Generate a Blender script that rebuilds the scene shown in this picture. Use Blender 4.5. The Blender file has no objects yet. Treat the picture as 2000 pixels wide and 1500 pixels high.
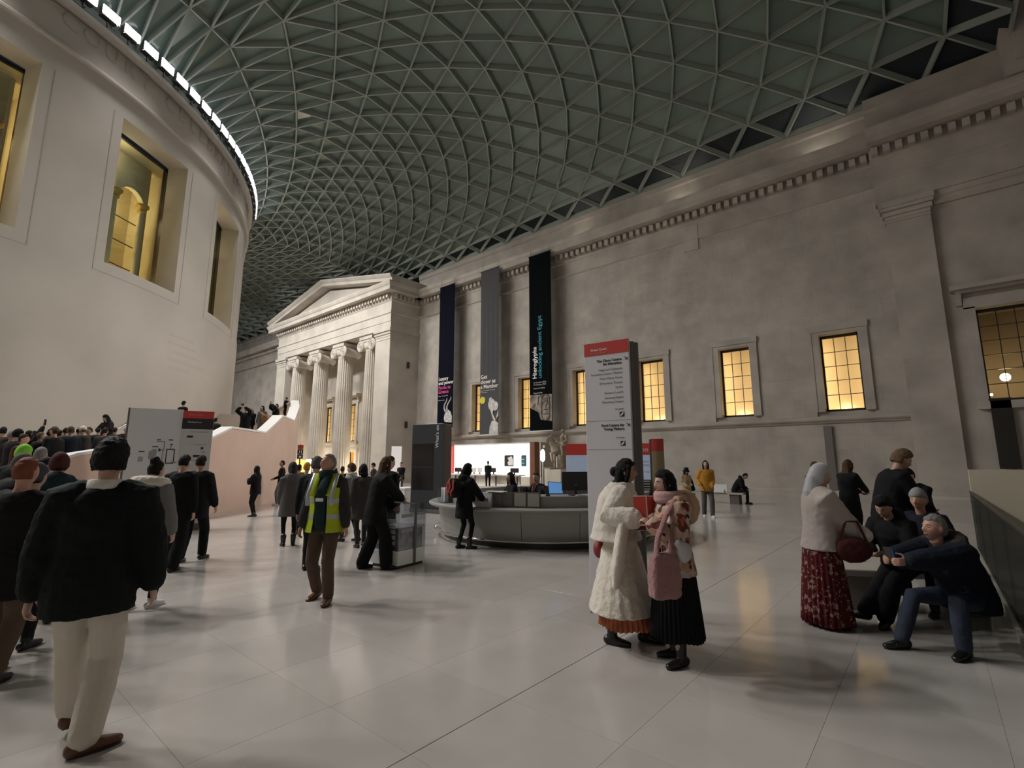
import bpy, bmesh, math, random
import numpy as np
from mathutils import Vector, Matrix
random.seed(7)
R_ = math.radians
scene = bpy.context.scene
COL = scene.collection
# ---------------------------------------------------------------- camera
CAM_H = 1.65; YAW = R_(49.8); TILT = math.atan(154 / 959.); FPX = 959.
cam_d = bpy.data.cameras.new('camera'); cam = bpy.data.objects.new('camera', cam_d); COL.objects.link(cam)
cam.location = (0, 0, CAM_H); cam.rotation_euler = (math.pi / 2 + TILT, 0, -YAW)
cam_d.sensor_fit = 'HORIZONTAL'; cam_d.sensor_width = 36.; cam_d.lens = FPX / 2000. * 36.
cam_d.clip_start = 0.05; cam_d.clip_end = 400
scene.camera = cam
# ---------------------------------------------------------------- world and exposure
scene.view_settings.view_transform = 'Standard'; scene.view_settings.look = 'None'
scene.view_settings.gamma = 1.0; scene.view_settings.use_curve_mapping = False
scene.view_settings.exposure = 0.1
world = bpy.data.worlds.new('night_sky'); scene.world = world; world.use_nodes = True
world.node_tree.nodes['Background'].inputs[0].default_value = (0.05, 0.07, 0.1, 1)
world.node_tree.nodes['Background'].inputs[1].default_value = 0.15
scene.cycles.max_bounces = 6; scene.cycles.diffuse_bounces = 4; scene.cycles.glossy_bounces = 2
scene.cycles.transmission_bounces = 2; scene.cycles.transparent_max_bounces = 6
scene.cycles.caustics_reflective = False; scene.cycles.caustics_refractive = False
scene.cycles.sample_clamp_indirect = 4.0
scene.cycles.use_adaptive_sampling = True; scene.cycles.adaptive_threshold = .03; scene.cycles.light_sampling_threshold = .03
DC = (-7.2, 44.1); DR = 21.8          # round reading room: centre and radius
WX = 27.16                            # long stone wall plane
def add_light(kind, name, loc, energy, color=(1, 1, 1), aim=None, size=1.0, size_y=None, spread=None, radius=0.1, spot=None, blend=0.5):
    d = bpy.data.lights.new(name, kind); d.energy = energy; d.color = color
    if kind == 'AREA':
        d.shape = 'RECTANGLE' if size_y else 'DISK'; d.size = size
        if size_y: d.size_y = size_y
        if spread: d.spread = spread
    else: d.shadow_soft_size = radius
    if kind == 'SPOT': d.spot_size = spot or R_(80); d.spot_blend = blend
    o = bpy.data.objects.new(name, d); COL.objects.link(o); o.location = loc
    if aim is not None: o.rotation_euler = (Vector(aim) - Vector(loc)).to_track_quat('-Z', 'Y').to_euler()
    return o
def rim(a, r, z): return (DC[0] + r * math.cos(R_(a)), DC[1] + r * math.sin(R_(a)), z)
# floodlights standing on the drum's rim throw their light outwards over the court
RIM_FLOODS = {-150: 1150, -128: 1150, -108: 1100, -90: 950, -75: 780, -60: 640, -46: 600, -32: 620, -18: 620, -3: 620, 15: 700, 35: 750, 55: 600}
for a, e in RIM_FLOODS.items():
    add_light('AREA', 'rim_flood', rim(a, DR + .55, 20.0), e, (1.0, .98, .95), rim(a, DR + 16, 0), 3.0, .5, spread=R_(112))
# added fill lights, unseen above the long wall's cornice, to brighten the round wall
for y in (2., 9., 16.):
    add_light('AREA', 'drum_fill', (WX - .75, y, 17.0), 280, (1.0, .96, .90), (DC[0] + 10, y + 16, 0), 1.6, .4, spread=R_(72))
# ---------------------------------------------------------------- pixel helpers (measuring the photograph, 2000 x 1500)
_fw = np.array([math.sin(YAW) * math.cos(TILT), math.cos(YAW) * math.cos(TILT), math.sin(TILT)])
_rt = np.array([math.cos(YAW), -math.sin(YAW), 0.]); _up = np.cross(_rt, _fw); _C = np.array([0, 0, CAM_H])
def ray(x, y): return _fw + _rt * (x - 1000) / FPX + _up * (750 - y) / FPX
def at_z(x, y, z=0.): d = ray(x, y); return Vector(_C + d * ((z - CAM_H) / d[2]))
def at_x(x, y, X): d = ray(x, y); return Vector(_C + d * (X / d[0]))
def at_y(x, y, Y): d = ray(x, y); return Vector(_C + d * (Y / d[1]))
def at_dist(x, y, D): d = ray(x, y); return Vector(_C + d * (D / math.hypot(d[0], d[1])))
def proj(p):
    v = np.array(p) - _C; z = v @ _fw
    return (1000 + FPX * (v @ _rt) / z, 750 - FPX * (v @ _up) / z, z)
# ---------------------------------------------------------------- materials
MATS = {}
def _rgb(c): return (c[0], c[1], c[2], 1)
def mat(name, col, rough=.6, metal=0., spec=.5, var=0., vscale=2., bump=0., bscale=20., emit=None, estr=0., rnd=0., isl=False, alpha=1., coat=0., sheen=0., col2=None, detail=4., stretch=None, trans=0., world_=False):
    if name in MATS: return MATS[name]
    m = bpy.data.materials.new(name); m.use_nodes = True; nt = m.node_tree; n = nt.nodes; L = nt.links
    b = n['Principled BSDF']
    b.inputs['Base Color'].default_value = _rgb(col); b.inputs['Roughness'].default_value = rough
    b.inputs['Metallic'].default_value = metal; b.inputs['Specular IOR Level'].default_value = spec
    b.inputs['Alpha'].default_value = alpha; b.inputs['Coat Weight'].default_value = coat
    b.inputs['Sheen Weight'].default_value = sheen; b.inputs['Transmission Weight'].default_value = trans
    if emit: b.inputs['Emission Color'].default_value = _rgb(emit); b.inputs['Emission Strength'].default_value = estr
    tc = n.new('ShaderNodeTexCoord'); src = tc.outputs['Object']
    if world_: src = n.new('ShaderNodeNewGeometry').outputs['Position']
    if stretch:
        mp = n.new('ShaderNodeMapping'); mp.inputs['Scale'].default_value = stretch; L.new(src, mp.inputs['Vector']); src = mp.outputs['Vector']
    last = None
    if var > 0:
        nz = n.new('ShaderNodeTexNoise'); nz.inputs['Scale'].default_value = vscale; nz.inputs['Detail'].default_value = detail
        L.new(src, nz.inputs['Vector'])
        rp = n.new('ShaderNodeValToRGB'); c2 = col2 or tuple(c * (1 - var) for c in col)
        rp.color_ramp.elements[0].position = .32; rp.color_ramp.elements[1].position = .68
        rp.color_ramp.elements[0].color = _rgb(c2); rp.color_ramp.elements[1].color = _rgb(tuple(min(1, c * (1 + var * .4)) for c in col))
        L.new(nz.outputs['Fac'], rp.inputs['Fac']); last = rp.outputs['Color']
    if rnd > 0:
        g = n.new('ShaderNodeNewGeometry') if isl else n.new('ShaderNodeObjectInfo')
        out = g.outputs['Random Per Island'] if isl else g.outputs['Random']
        mr = n.new('ShaderNodeMapRange'); mr.inputs['To Min'].default_value = 1 - rnd; mr.inputs['To Max'].default_value = 1 + rnd * .5
        L.new(out, mr.inputs['Value'])
        hs = n.new('ShaderNodeHueSaturation'); L.new(mr.outputs['Result'], hs.inputs['Value'])
        if last is None: hs.inputs['Color'].default_value = _rgb(col)
        else: L.new(last, hs.inputs['Color'])
        last = hs.outputs['Color']
    if last is not None: L.new(last, b.inputs['Base Color'])
    if bump > 0:
        nb = n.new('ShaderNodeTexNoise'); nb.inputs['Scale'].default_value = bscale; nb.inputs['Detail'].default_value = 5; L.new(src, nb.inputs['Vector'])
        bp = n.new('ShaderNodeBump'); bp.inputs['Strength'].default_value = bump; bp.inputs['Distance'].default_value = .02
        L.new(nb.outputs['Fac'], bp.inputs['Height']); L.new(bp.outputs['Normal'], b.inputs['Normal'])
    MATS[name] = m; return m
STONE = (.49, .45, .405)
M_stone = mat('stone', STONE, .75, spec=.25, var=.22, vscale=.7, bump=.12, bscale=8, world_=True)
M_block = mat('stone_block', STONE, .75, spec=.25, var=.2, vscale=.9, bump=.12, bscale=8, rnd=.05, world_=True)
M_blocki = mat('stone_block_far', STONE, .75, spec=.25, var=.2, vscale=.9, rnd=.05, isl=True, world_=True)
M_portico = mat('portico_stone', (.58, .535, .475), .7, spec=.25, var=.16, vscale=.6, bump=.1, bscale=6, world_=True)
M_drum = mat('drum_stone', (.49, .455, .41), .7, spec=.25, var=.1, vscale=.35, bump=.05, bscale=6)
M_tile = mat('floor_tile', (.47, .435, .405), .14, spec=.5, var=.08, vscale=1.2, rnd=.055, bump=.012, bscale=3, world_=True)
M_tilei = mat('floor_tile_far', (.47, .435, .405), .14, spec=.5, var=.08, vscale=1.2, rnd=.055, isl=True, world_=True)
M_joint = mat('floor_joint', (.2, .18, .16), .8)
M_glassroof = mat('roof_glass', (.155, .215, .185), .16, spec=.5, rnd=.22, var=.12, vscale=.5)
M_glassroofi = mat('roof_glass_far', (.155, .215, .185), .16, spec=.5, rnd=.22, isl=True)
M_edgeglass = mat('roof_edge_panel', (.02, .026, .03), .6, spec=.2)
M_steel = mat('roof_steel', (.30, .335, .305), .45, spec=.5)
M_dark = mat('dark_metal', (.022, .02, .018), .4, spec=.5)
M_gutter = mat('gutter_steel', (.09, .1, .12), .5)
M_pink = mat('stair_limestone', (.62, .44, .36), .55, spec=.3, var=.08, vscale=1.0, rnd=0)
M_white = mat('white_paint', (.72, .72, .72), .5)
M_cream = mat('cream_board', (.62, .58, .5), .5)
# ---------------------------------------------------------------- mesh builder
class MB:
    def __init__(s): s.v = []; s.f = []
    def add(s, vs, fs):
        o = len(s.v); s.v += [tuple(p) for p in vs]; s.f += [tuple(i + o for i in f) for f in fs]; return s
    def box(s, x0, x1, y0, y1, z0, z1):
        return s.add([(x0, y0, z0), (x1, y0, z0), (x1, y1, z0), (x0, y1, z0), (x0, y0, z1), (x1, y0, z1), (x1, y1, z1), (x0, y1, z1)],
                     [(0, 3, 2, 1), (4, 5, 6, 7), (0, 1, 5, 4), (1, 2, 6, 5), (2, 3, 7, 6), (3, 0, 4, 7)])
    def cham(s, x0, x1, y0, y1, z0, z1, c):      # box with chamfered vertical and top edges
        def ring(d, z): return [(x0 + d, y0 + c, z), (x0 + c, y0 + d, z), (x1 - c, y0 + d, z), (x1 - d, y0 + c, z), (x1 - d, y1 - c, z), (x1 - c, y1 - d, z), (x0 + c, y1 - d, z), (x0 + d, y1 - c, z)]
        return s.loft([ring(0, z0), ring(0, z1 - c), ring(c * .6, z1)], cap=True)
    def loft(s, rings, cap=True, closed=True):
        n = len(rings[0]); vs = [p for r in rings for p in r]; fs = []
        for k in range(len(rings) - 1):
            for i in range(n if closed else n - 1):
                j = (i + 1) % n; fs.append((k * n + i, k * n + j, (k + 1) * n + j, (k + 1) * n + i))
        if cap: fs.append(tuple(range(n - 1, -1, -1))); m = (len(rings) - 1) * n; fs.append(tuple(m + i for i in range(n)))
        return s.add(vs, fs)
    def prism(s, poly, fn0, fn1):                 # poly of 2d points, fn maps (a,b) to 3d
        return s.loft([[fn0(a, b) for a, b in poly], [fn1(a, b) for a, b in poly]])
    def lathe(s, prof, c=(0, 0, 0), n=24, cap=True):   # prof [(r,z)]
        return s.loft([[(c[0] + r * math.cos(2 * math.pi * i / n), c[1] + r * math.sin(2 * math.pi * i / n), c[2] + z) for i in range(n)] for r, z in prof], cap)
    def tube(s, pts, rad, n=10, caps=True, round_=True, up=(0, 0, 1)):
        P = [Vector(p) for p in pts]; rad = list(rad) if hasattr(rad, '__len__') else [rad] * len(P)
        rr = [(r, r) if not hasattr(r, '__len__') else r for r in rad]
        if round_ and caps:
            d0 = (P[0] - P[1]).normalized(); d1 = (P[-1] - P[-2]).normalized(); a, b = rr[0], rr[-1]; m0 = min(a); m1 = min(b)
            P = [P[0] + d0 * m0 * .85, P[0] + d0 * m0 * .5] + P + [P[-1] + d1 * m1 * .5, P[-1] + d1 * m1 * .85]
            rr = [(a[0] * .35, a[1] * .35), (a[0] * .8, a[1] * .8)] + rr + [(b[0] * .8, b[1] * .8), (b[0] * .35, b[1] * .35)]
        rings = []; side = None
        for k in range(len(P)):
            t = (P[min(k + 1, len(P) - 1)] - P[max(k - 1, 0)]); t = t.normalized() if t.length > 1e-9 else Vector((0, 0, 1))
            if side is None:
                u = Vector(up)
                if abs(u.dot(t)) > .95: u = Vector((0, 1, 0)) if abs(t.y) < .9 else Vector((1, 0, 0))
                side = t.cross(u).normalized()
            else:
                side = (side - t * side.dot(t)).normalized()
            nn = side.cross(t).normalized()
            rings.append([P[k] + side * (rr[k][0] * math.cos(2 * math.pi * i / n)) + nn * (rr[k][1] * math.sin(2 * math.pi * i / n)) for i in range(n)])
        return s.loft(rings, caps)
    def ball(s, c, r, nu=14, nv=9, fn=None, rot=None):
        r = (r, r, r) if not hasattr(r, '__len__') else r; vs = []; fs = []
        def pt(a, b):
            d = Vector((math.cos(a) * math.sin(b), math.sin(a) * math.sin(b), math.cos(b))); k = fn(d) if fn else 1
            p = Vector((d.x * r[0] * k, d.y * r[1] * k, d.z * r[2] * k))
            if rot is not None: p = rot @ p
            return p + Vector(c)
        vs.append(pt(0, 0))
        for j in range(1, nv):
            for i in range(nu): vs.append(pt(2 * math.pi * i / nu, math.pi * j / nv))
        vs.append(pt(0, math.pi)); e = len(vs) - 1
        for i in range(nu):
            fs.append((0, 1 + i, 1 + (i + 1) % nu)); fs.append((e, e - nu + (i + 1) % nu, e - nu + i))
            for j in range(nv - 2):
                a = 1 + j * nu; fs.append((a + i, a + nu + i, a + nu + (i + 1) % nu, a + (i + 1) % nu))
        return s.add(vs, fs)
    def xform(s, M): s.v = [tuple(M @ Vector(p)) for p in s.v]; return s
    def mesh(s, name, m, smooth=False, fix=True, ang=None):
        me = bpy.data.meshes.new(name); me.from_pydata(s.v, [], s.f)
        if fix:
            bm = bmesh.new(); bm.from_mesh(me); bmesh.ops.recalc_face_normals(bm, faces=bm.faces); bm.to_mesh(me); bm.free()
        if m: me.materials.append(m)
        if smooth:
            me.polygons.foreach_set('use_smooth', [True] * len(me.polygons))
            if ang: 
                try: me.set_sharp_from_angle(angle=R_(ang))
                except Exception: pass
        me.update(); return me
    def build(s, name, m, parent=None, smooth=False, ang=None, fix=True, loc=None):
        return link(name, s.mesh(name, m, smooth, fix, ang), parent, loc)
def link(name, data, parent=None, loc=None, rot=None):
    o = bpy.data.objects.new(name, data); COL.objects.link(o)
    if parent is not None: o.parent = parent
    if loc is not None: o.location = loc
    if rot is not None: o.rotation_euler = rot
    return o
def tag(o, label=None, cat=None, group=None, kind=None):
    if label: o['label'] = label
    if cat: o['category'] = cat
    if group: o['group'] = group
    if kind: o['kind'] = kind
    return o
def thing(name, label, cat, loc=(0, 0, 0), rz=0., group=None, kind=None):
    o = link(name, None, None, loc, (0, 0, rz)); o.empty_display_size = .1
    return tag(o, label, cat, group, kind)
def text_mesh(body, size, m, align='LEFT', ext=.003, bold=0., spacing=1.0, line=1.0):
    c = bpy.data.curves.new('lettering', 'FONT'); c.body = body; c.size = size; c.align_x = align; c.extrude = ext; c.offset = bold
    c.space_character = spacing; c.space_line = line; c.resolution_u = 2; c.fill_mode = 'BOTH'
    o = bpy.data.objects.new('lettering', c); me = bpy.data.meshes.new_from_object(o)
    bpy.data.objects.remove(o); me.materials.clear(); me.materials.append(m); return me
def put_text(parent, body, size, m, origin, xdir, ydir, align='LEFT', ext=.003, bold=0., spacing=1.0, line=1.0, name='lettering'):
    if '\n' in body:
        for i, ln in enumerate(body.split('\n')):
            put_text(parent, ln, size, m, Vector(origin) - Vector(ydir).normalized() * (size * line * i * 1.0), xdir, ydir, align, ext, bold, spacing, line, name)
        return
    me = text_mesh(body, size, m, align, ext, bold, spacing, line)
    X = Vector(xdir).normalized(); Y = Vector(ydir).normalized(); Z = X.cross(Y)
    M = Matrix(((X.x, Y.x, Z.x, origin[0]), (X.y, Y.y, Z.y, origin[1]), (X.z, Y.z, Z.z, origin[2]), (0, 0, 0, 1)))
    o = link(name, me, parent); o.matrix_local = M; return o
# ================================================================ FLOOR
floor = tag(link('floor', None), kind='structure')
fb = MB(); fb.box(-46, 30, -.58, 92, -.3, -.012); fb.box(13, 30, -9, -.58, -.3, -.012); fb.box(-46, -3, -9, -.58, -.3, -.012); fb.build('floor_bed', M_joint, floor)
TP = .875; TX0 = 2.0; TY0 = 2.45; cand = []
for i in range(-54, 32):
    for j in range(-13, 104):
        x = TX0 + i * TP; y = TY0 + j * TP
        if x > 27.2: continue
        if y < -.45 and -3 < x < 13 and y > -7.5: continue       # stairwell beside the glass balustrade
        ps = [proj((x + a * TP, y + b * TP, 0)) for a, b in ((0, 0), (1, 0), (1, 1), (0, 1))]
        vis = all(p[2] > .5 for p in ps) and any(-200 < p[0] < 2200 and 900 < p[1] < 1650 for p in ps)
        area = abs(sum(ps[k][0] * ps[(k + 1) % 4][1] - ps[(k + 1) % 4][0] * ps[k][1] for k in range(4))) if vis else 0
        cand.append((area, i, j))
cand.sort(reverse=True)
g = .0007
tm = MB().cham(g, TP - g, g, TP - g, -.012, 0, .0008).mesh('floor_tile', M_tile)
tm2 = MB().cham(g, TP - g, g + .006, TP - g, -.012, 0, .0008).mesh('floor_tile_joint', M_tile)
rest = MB()
for n, (a, i, j) in enumerate(cand):
    x = TX0 + i * TP; y = TY0 + j * TP
    if n < 300:
        link('floor_tile', tm2 if j == 0 else tm, floor, (x, y, 0))
    else: rest.box(x + g, x + TP - g, y + g, y + TP - g, -.012, 0)
o = rest.build('floor_tiles_beyond', M_tilei, floor, fix=False); tag(o, kind='stuff')
bs = MB().box(g, TP * 2 - g, -.57, -.1755, -.012, 0).mesh('border_slab', M_tile, fix=False)
for k in range(9): link('border_slab', bs, floor, (TX0 - 5 * TP + k * 2 * TP, 0, 0))
# ================================================================ LONG WALL ON THE RIGHT
wall = tag(link('wall_right', None), kind='structure')
WINY = [3.58 - .775 + 4.685 * k for k in range(6)]          # window centres along the wall
WIN_Z = (4.02, 7.72); WHW = .78; SUR = .34
YN, YS = 33.8, .45                                          # portico flank, pilaster
def cells(mb, X0, X1, y0, y1, z0, z1, holes):
    ys = sorted(set([y0, y1] + [h[0] for h in holes] + [h[1] for h in holes])); zs = sorted(set([z0, z1] + [h[2] for h in holes] + [h[3] for h in holes]))
    for a, b in zip(ys, ys[1:]):
        for c, d in zip(zs, zs[1:]):
            if a < y0 or b > y1 or c < z0 or d > z1: continue
            ym, zm = (a + b) / 2, (c + d) / 2
            if any(h[0] < ym < h[1] and h[2] < zm < h[3] for h in holes): continue
            mb.box(X0, X1, a, b, c, d)
holes = [(y - WHW, y + WHW, WIN_Z[0], WIN_Z[1]) for y in WINY]
mb = MB(); cells(mb, WX + .09, WX + .46, YS, YN + .3, 0, 18.3, holes); mb.build('wall_core', M_stone, wall)
bl = []
def course(z0, z1, y0, y1, hs, off, ln=1.32):
    segs = [(y0, y1)]
    for h in hs:
        if h[2] < (z0 + z1) / 2 < h[3]:
            ns = []
            for a, b in segs:
                if h[0] > a: ns.append((a, min(b, h[0])))
                if h[1] < b: ns.append((max(a, h[1]), b))
            segs = [q for q in ns if q[1] - q[0] > .01]
    for a, b in segs:
        y = a; first = True
        while y < b - .01:
            e = min(b, y + (ln * random.uniform(.35, 1.0) if first else ln * random.uniform(.8, 1.2))); first = False
            if b - e < .3: e = b
            if e - y > .01: bl.append((y, e, z0, z1))
            y = e
sh = [(y - WHW - SUR, y + WHW + SUR, 3.8, 8.16) for y in WINY]
for k in range(5): course(.42 + k * .612, .42 + (k + 1) * .612, YS, YN, [], .66 * (k % 2))
for k in range(7): course(3.8 + k * .623, 3.8 + (k + 1) * .623, YS, YN, sh, .66 * (k % 2))
for k in range(10): course(8.161 + k * .62, 8.161 + (k + 1) * .62, YS, YN, [], .66 * ((k + 1) % 2))
def parea(b):
    ps = [proj((WX, y, z)) for y, z in ((b[0], b[2]), (b[1], b[2]), (b[1], b[3]), (b[0], b[3]))]
    return abs(sum(ps[k][0] * ps[(k + 1) % 4][1] - ps[(k + 1) % 4][0] * ps[k][1] for k in range(4)))
bl.sort(key=parea, reverse=True); rest = MB()
for n, (a, b, c, d) in enumerate(bl):
    x = WX + random.uniform(-.0015, .0015); q = .0015
    if n < 300: MB().box(0, .1, -(b - a) / 2 + q, (b - a) / 2 - q, -(d - c) / 2 + q, (d - c) / 2 - q).build('stone_block', M_block, wall, loc=(x, (a + b) / 2, (c + d) / 2), fix=False)
    else: rest.box(x, WX + .1, a + q, b - q, c + q, d - q)
tag(rest.build('stone_blocks_beyond', M_blocki, wall, fix=False), kind='stuff')
def profile_run(poly, y0, y1):        # poly in (x,z), extruded along y
    return MB().prism(poly, lambda a, b: (a, y0, b), lambda a, b: (a, y1, b))
profile_run([(WX - .28, 0), (WX - .28, .14), (WX - .14, .17), (WX - .14, .36), (WX - .05, .42), (WX + .3, .42), (WX + .3, 0)], YS, YN + .3).build('plinth', M_stone, wall)
profile_run([(WX - .16, 3.58), (WX - .2, 3.64), (WX - .2, 3.78), (WX - .17, 3.8), (WX + .2, 3.8), (WX + .2, 3.48), (WX - .06, 3.48), (WX - .1, 3.56)], YS + .02, YN).build('sill_band', M_stone, wall)
def entab(dx, y0, y1, top, parent, nm='', M=M_stone):
    x = WX - dx
    profile_run([(x - .04, 14.36), (x - .1, 14.42), (x - .1, 14.54), (x - .02, 14.58), (x - .02, 15.3), (x - .08, 15.36), (x - .08, 15.5), (x + .3, 15.5), (x + .3, 14.36)], y0, y1).build('frieze', M, parent)
    profile_run([(x - .1, 15.5), (x - .1, 15.98), (x - .52, 15.98), (x - .86, 15.98), (x - .86, 16.3), (x - .94, 16.4), (x - .98, 16.58), (x - .98, 16.66), (x + .3, 16.78), (x + .3, 15.5)], y0, y1).build('cornice', M, parent)
    profile_run([(x - .1, 16.7), (x - .1, 17.9), (x - .2, 17.98), (x - .2, top), (x + .5, top), (x + .5, 16.7)], y0, y1).build('parapet', M, parent)
    me = MB().cham(-.3, 0, -.125, .125, 0, .36, .01).mesh('dentil', M); n = int((y1 - y0) / .44)
    for k in range(n): link('dentil', me, parent, (x - .1, y0 + (k + .5) * (y1 - y0) / n, 15.58))
entab(0, YS + .35, YN, 18.32, wall)
MB().box(WX - .1, WX + .9, YS, 88, 18.32, 18.72).build('gutter', M_gutter, wall)
# bay beyond the pilaster at the right
BX = WX - .34
mb = MB(); cells(mb, WX - .1, WX + .36, -9, -1.05, 0, 13.3, [(-4.3, -1.98, 4.06, 7.9)]); mb.build('bay_wall', M_stone, wall)
entab(.4, -9, YS + .35, 18.52, wall)
MB().box(WX - .42, WX + .5, -9, YS + .34, 13.28, 14.4).build('architrave', M_stone, wall)
pil = MB(); pil.box(BX, WX + .5, -1.05, .5, .42, 12.45); pil.build('pilaster_shaft', M_stone, wall)
profile_run([(BX - .12, 0), (BX - .12, .2), (BX - .05, .3), (BX - .05, .42), (WX + .3, .42), (WX + .3, 0)], -1.17, .62).build('pilaster_base', M_stone, wall)
cap = MB()
for (e, z0, z1) in ((.03, 12.3, 12.36), (.02, 12.45, 12.62), (.1, 12.62, 12.8), (.06, 12.8, 12.86), (.16, 12.86, 13.02), (.2, 13.02, 13.28)): cap.box(BX - e, WX + .4, -1.05 - e, .5 + e, z0, z1)
cap.build('pilaster_capital', M_stone, wall)
em = MB().ball((0, 0, 0), (.05, .05, .075), 8, 6).mesh('egg_moulding', M_stone, smooth=True)
for k in range(13): link('egg_moulding', em, wall, (BX - .12, -1.05 + k * .13, 12.94))
profile_run([(WX - .2, 12.72), (WX - .28, 12.84), (WX - .28, 13.0), (WX - .36, 13.06), (WX - .36, 13.28), (WX, 13.28), (WX, 12.72)], -9, -1.2).build('bay_moulding', M_stone, wall)
yp_ = at_x(1962, 120, WX - 1.5).y; mb = MB(); mb.box(WX - 1.5, WX + .5, -9, yp_, 16.7, 27); mb.box(WX - 1.62, WX - 1.5, -9, yp_ - .3, 17.2, 27); mb.build('attic_pier', M_stone, wall)
MB().box(WX + .14, WX + .8, 58, 90, 0, 14.4).build('far_wall', M_stone, wall)
entab(0, 54.6, 90, 18.32, wall)
mb = MB(); mb.box(WX - .05, WX + .1, 8.95, 9.8, 13.75, 15.3); mb.build('niche_block', M_stone, wall)
MB().box(-46, WX + 3, 90, 91, 0, 20).build('north_wall', M_stone, wall)
MB().box(-46, -41.6, -9, 91, 0, 20).build('opposite_wall', M_stone, wall)
MB().box(-46, WX + 3, -9.5, -9, 0, 20).build('south_wall', M_stone, wall)
# ---------------------------------------------------------------- lit windows
M_blind = mat('window_blind', (.82, .74, .58), .9)
M_pane = None
def glass_mat(name, tint=(1, 1, 1), refl=.12, rough=.02):
    m = bpy.data.materials.new(name); m.use_nodes = True; nt = m.node_tree; nt.nodes.clear()
    o = nt.nodes.new('ShaderNodeOutputMaterial'); mx = nt.nodes.new('ShaderNodeMixShader'); t = nt.nodes.new('ShaderNodeBsdfTransparent'); gl = nt.nodes.new('ShaderNodeBsdfGlossy')
    t.inputs[0].default_value = _rgb(tint); gl.inputs['Roughness'].default_value = rough; mx.inputs[0].default_value = refl
    nt.links.new(t.outputs[0], mx.inputs[1]); nt.links.new(gl.outputs[0], mx.inputs[2]); nt.links.new(mx.outputs[0], o.inputs[0]); MATS[name] = m; return m
M_pane = glass_mat('window_glass', (.95, .9, .8), .06, .05)
M_glass = glass_mat('clear_glass', (.8, .86, .82), .1, .03)
WN = [0]
def window(y, z0, z1, hw, X, cols, rows, surround=True, power=60, warm=(1, .79, .50), deep=.8, hood=False, sill=True, blind=None, thin=False):
    WN[0] += 1
    w = tag(link('window_%d' % WN[0], None, None, (X, y, z0)), kind='structure'); h = z1 - z0
    if surround:
        s = SUR
        f = MB()
        f.box(-.07, .12, -hw - s, -hw, 0, h + s + .02); f.box(-.07, .12, hw, hw + s, 0, h + s + .02); f.box(-.07, .12, -hw, hw, h, h + s + .02)
        f.box(-.11, .12, -hw - s - .07, hw + s + .07, h + .14, h + s + .1)
        f.box(-.095, 0, -hw - s - .03, -hw - s + .05, 0, h + .14); f.box(-.095, 0, hw + s - .05, hw + s + .03, 0, h + .14)
        f.build('surround', M_stone if not hood else M_portico, w)
    fr = MB(); d = .38; t = .085
    for a, b, c, e in ((-hw, -hw + t, 0, h), (hw - t, hw, 0, h), (-hw, hw, 0, t * 1.5), (-hw, hw, h - t * 1.5, h)): fr.box(d, d + .1, a, b, c, e)
    fr.build('window_frame', M_dark, w)
    iw = (2 * hw - 2 * t) / cols; ih = (h - 3 * t) / rows
    pm = MB().box(-.004, .004, -iw / 2, iw / 2, -ih / 2, ih / 2).mesh('window_pane', M_pane, fix=False)
    for i in range(cols):
        for j in range(rows): link('window_pane', pm, w, (d + .05, -hw + t + (i + .5) * iw, t * 1.5 + (j + .5) * ih))
    for i in range(1, cols): MB().box(d + .03, d + .07, -.014, .014, t, h - t).build('glazing_bar', M_dark, w, loc=(0, -hw + t + i * iw, 0), fix=False)
    for j in range(1, rows): MB().box(d + .03, d + .07, -hw, hw, -.014, .014).build('glazing_bar', M_dark, w, loc=(0, 0, t * 1.5 + j * ih), fix=False)
    bx = MB(); e = d + deep + .1
    bx.box(e, e + .03, -hw - .3, hw + .3, -.4, h + .4)
    bx.box(d + .12, e, -hw - .3, -hw - .27, -.4, h + .4); bx.box(d + .12, e, hw + .27, hw + .3, -.4, h + .4); bx.box(d + .12, e, -hw - .3, hw + .3, h + .37, h + .4); bx.box(d + .12, e, -hw - .3, hw + .3, -.4, -.37)
    bx.build('window_blind', blind or M_blind, w)
    if power:
        lo = add_light('POINT', 'window_lamp', (d + .1 + deep * .72, .05, .08), power * .30, warm, radius=.1); lo.parent = w
        for q in (1, -1):
            lo = add_light('AREA', 'window_lamp', (d + .2, q * (hw + .22), h * .5), power * (.42 if q > 0 else .2), warm, None, .08, h * .95); lo.parent = w
            lo.rotation_euler = Vector((deep * .8, -q * hw, 0)).to_track_quat('-Z', 'Y').to_euler()
    return w
for y in WINY: window(y, WIN_Z[0], WIN_Z[1], WHW, WX, 3, 5, power=60)
# large window of the end bay
M_room = mat('dim_room', (.3, .25, .18), .8)
w = window(-3.14, 4.06, 7.9, 1.16, WX - .1, 4, 6, surround=False, power=0, deep=2.6, blind=M_room)
f = MB(); f.box(-.12, .1, -1.5, -1.16, 0, 3.9); f.box(-.12, .1, 1.16, 1.5, 0, 3.9); f.box(-.12, .1, -1.5, 1.5, 3.84, 4.3); f.box(-.5, .1, -1.85, 1.85, 4.62, 4.8); f.box(-.3, .1, -1.7, 1.7, 4.5, 4.62); f.box(-.2, .1, -1.5, 1.5, -.3, 0)
f.build('surround', M_stone, w)
for s in (-1, 1): MB().prism([(0, 0), (-.12, .05), (-.2, .3), (-.32, .5), (0, .5)], lambda a, b: (a, s * 1.62 - .09, 3.98 + b), lambda a, b: (a, s * 1.62 + .09, 3.98 + b)).build('console_bracket', M_stone, w)
M_bulb = mat('lamp_bulb', (1, .9, .7), emit=(1, .86, .6), estr=22)
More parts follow.
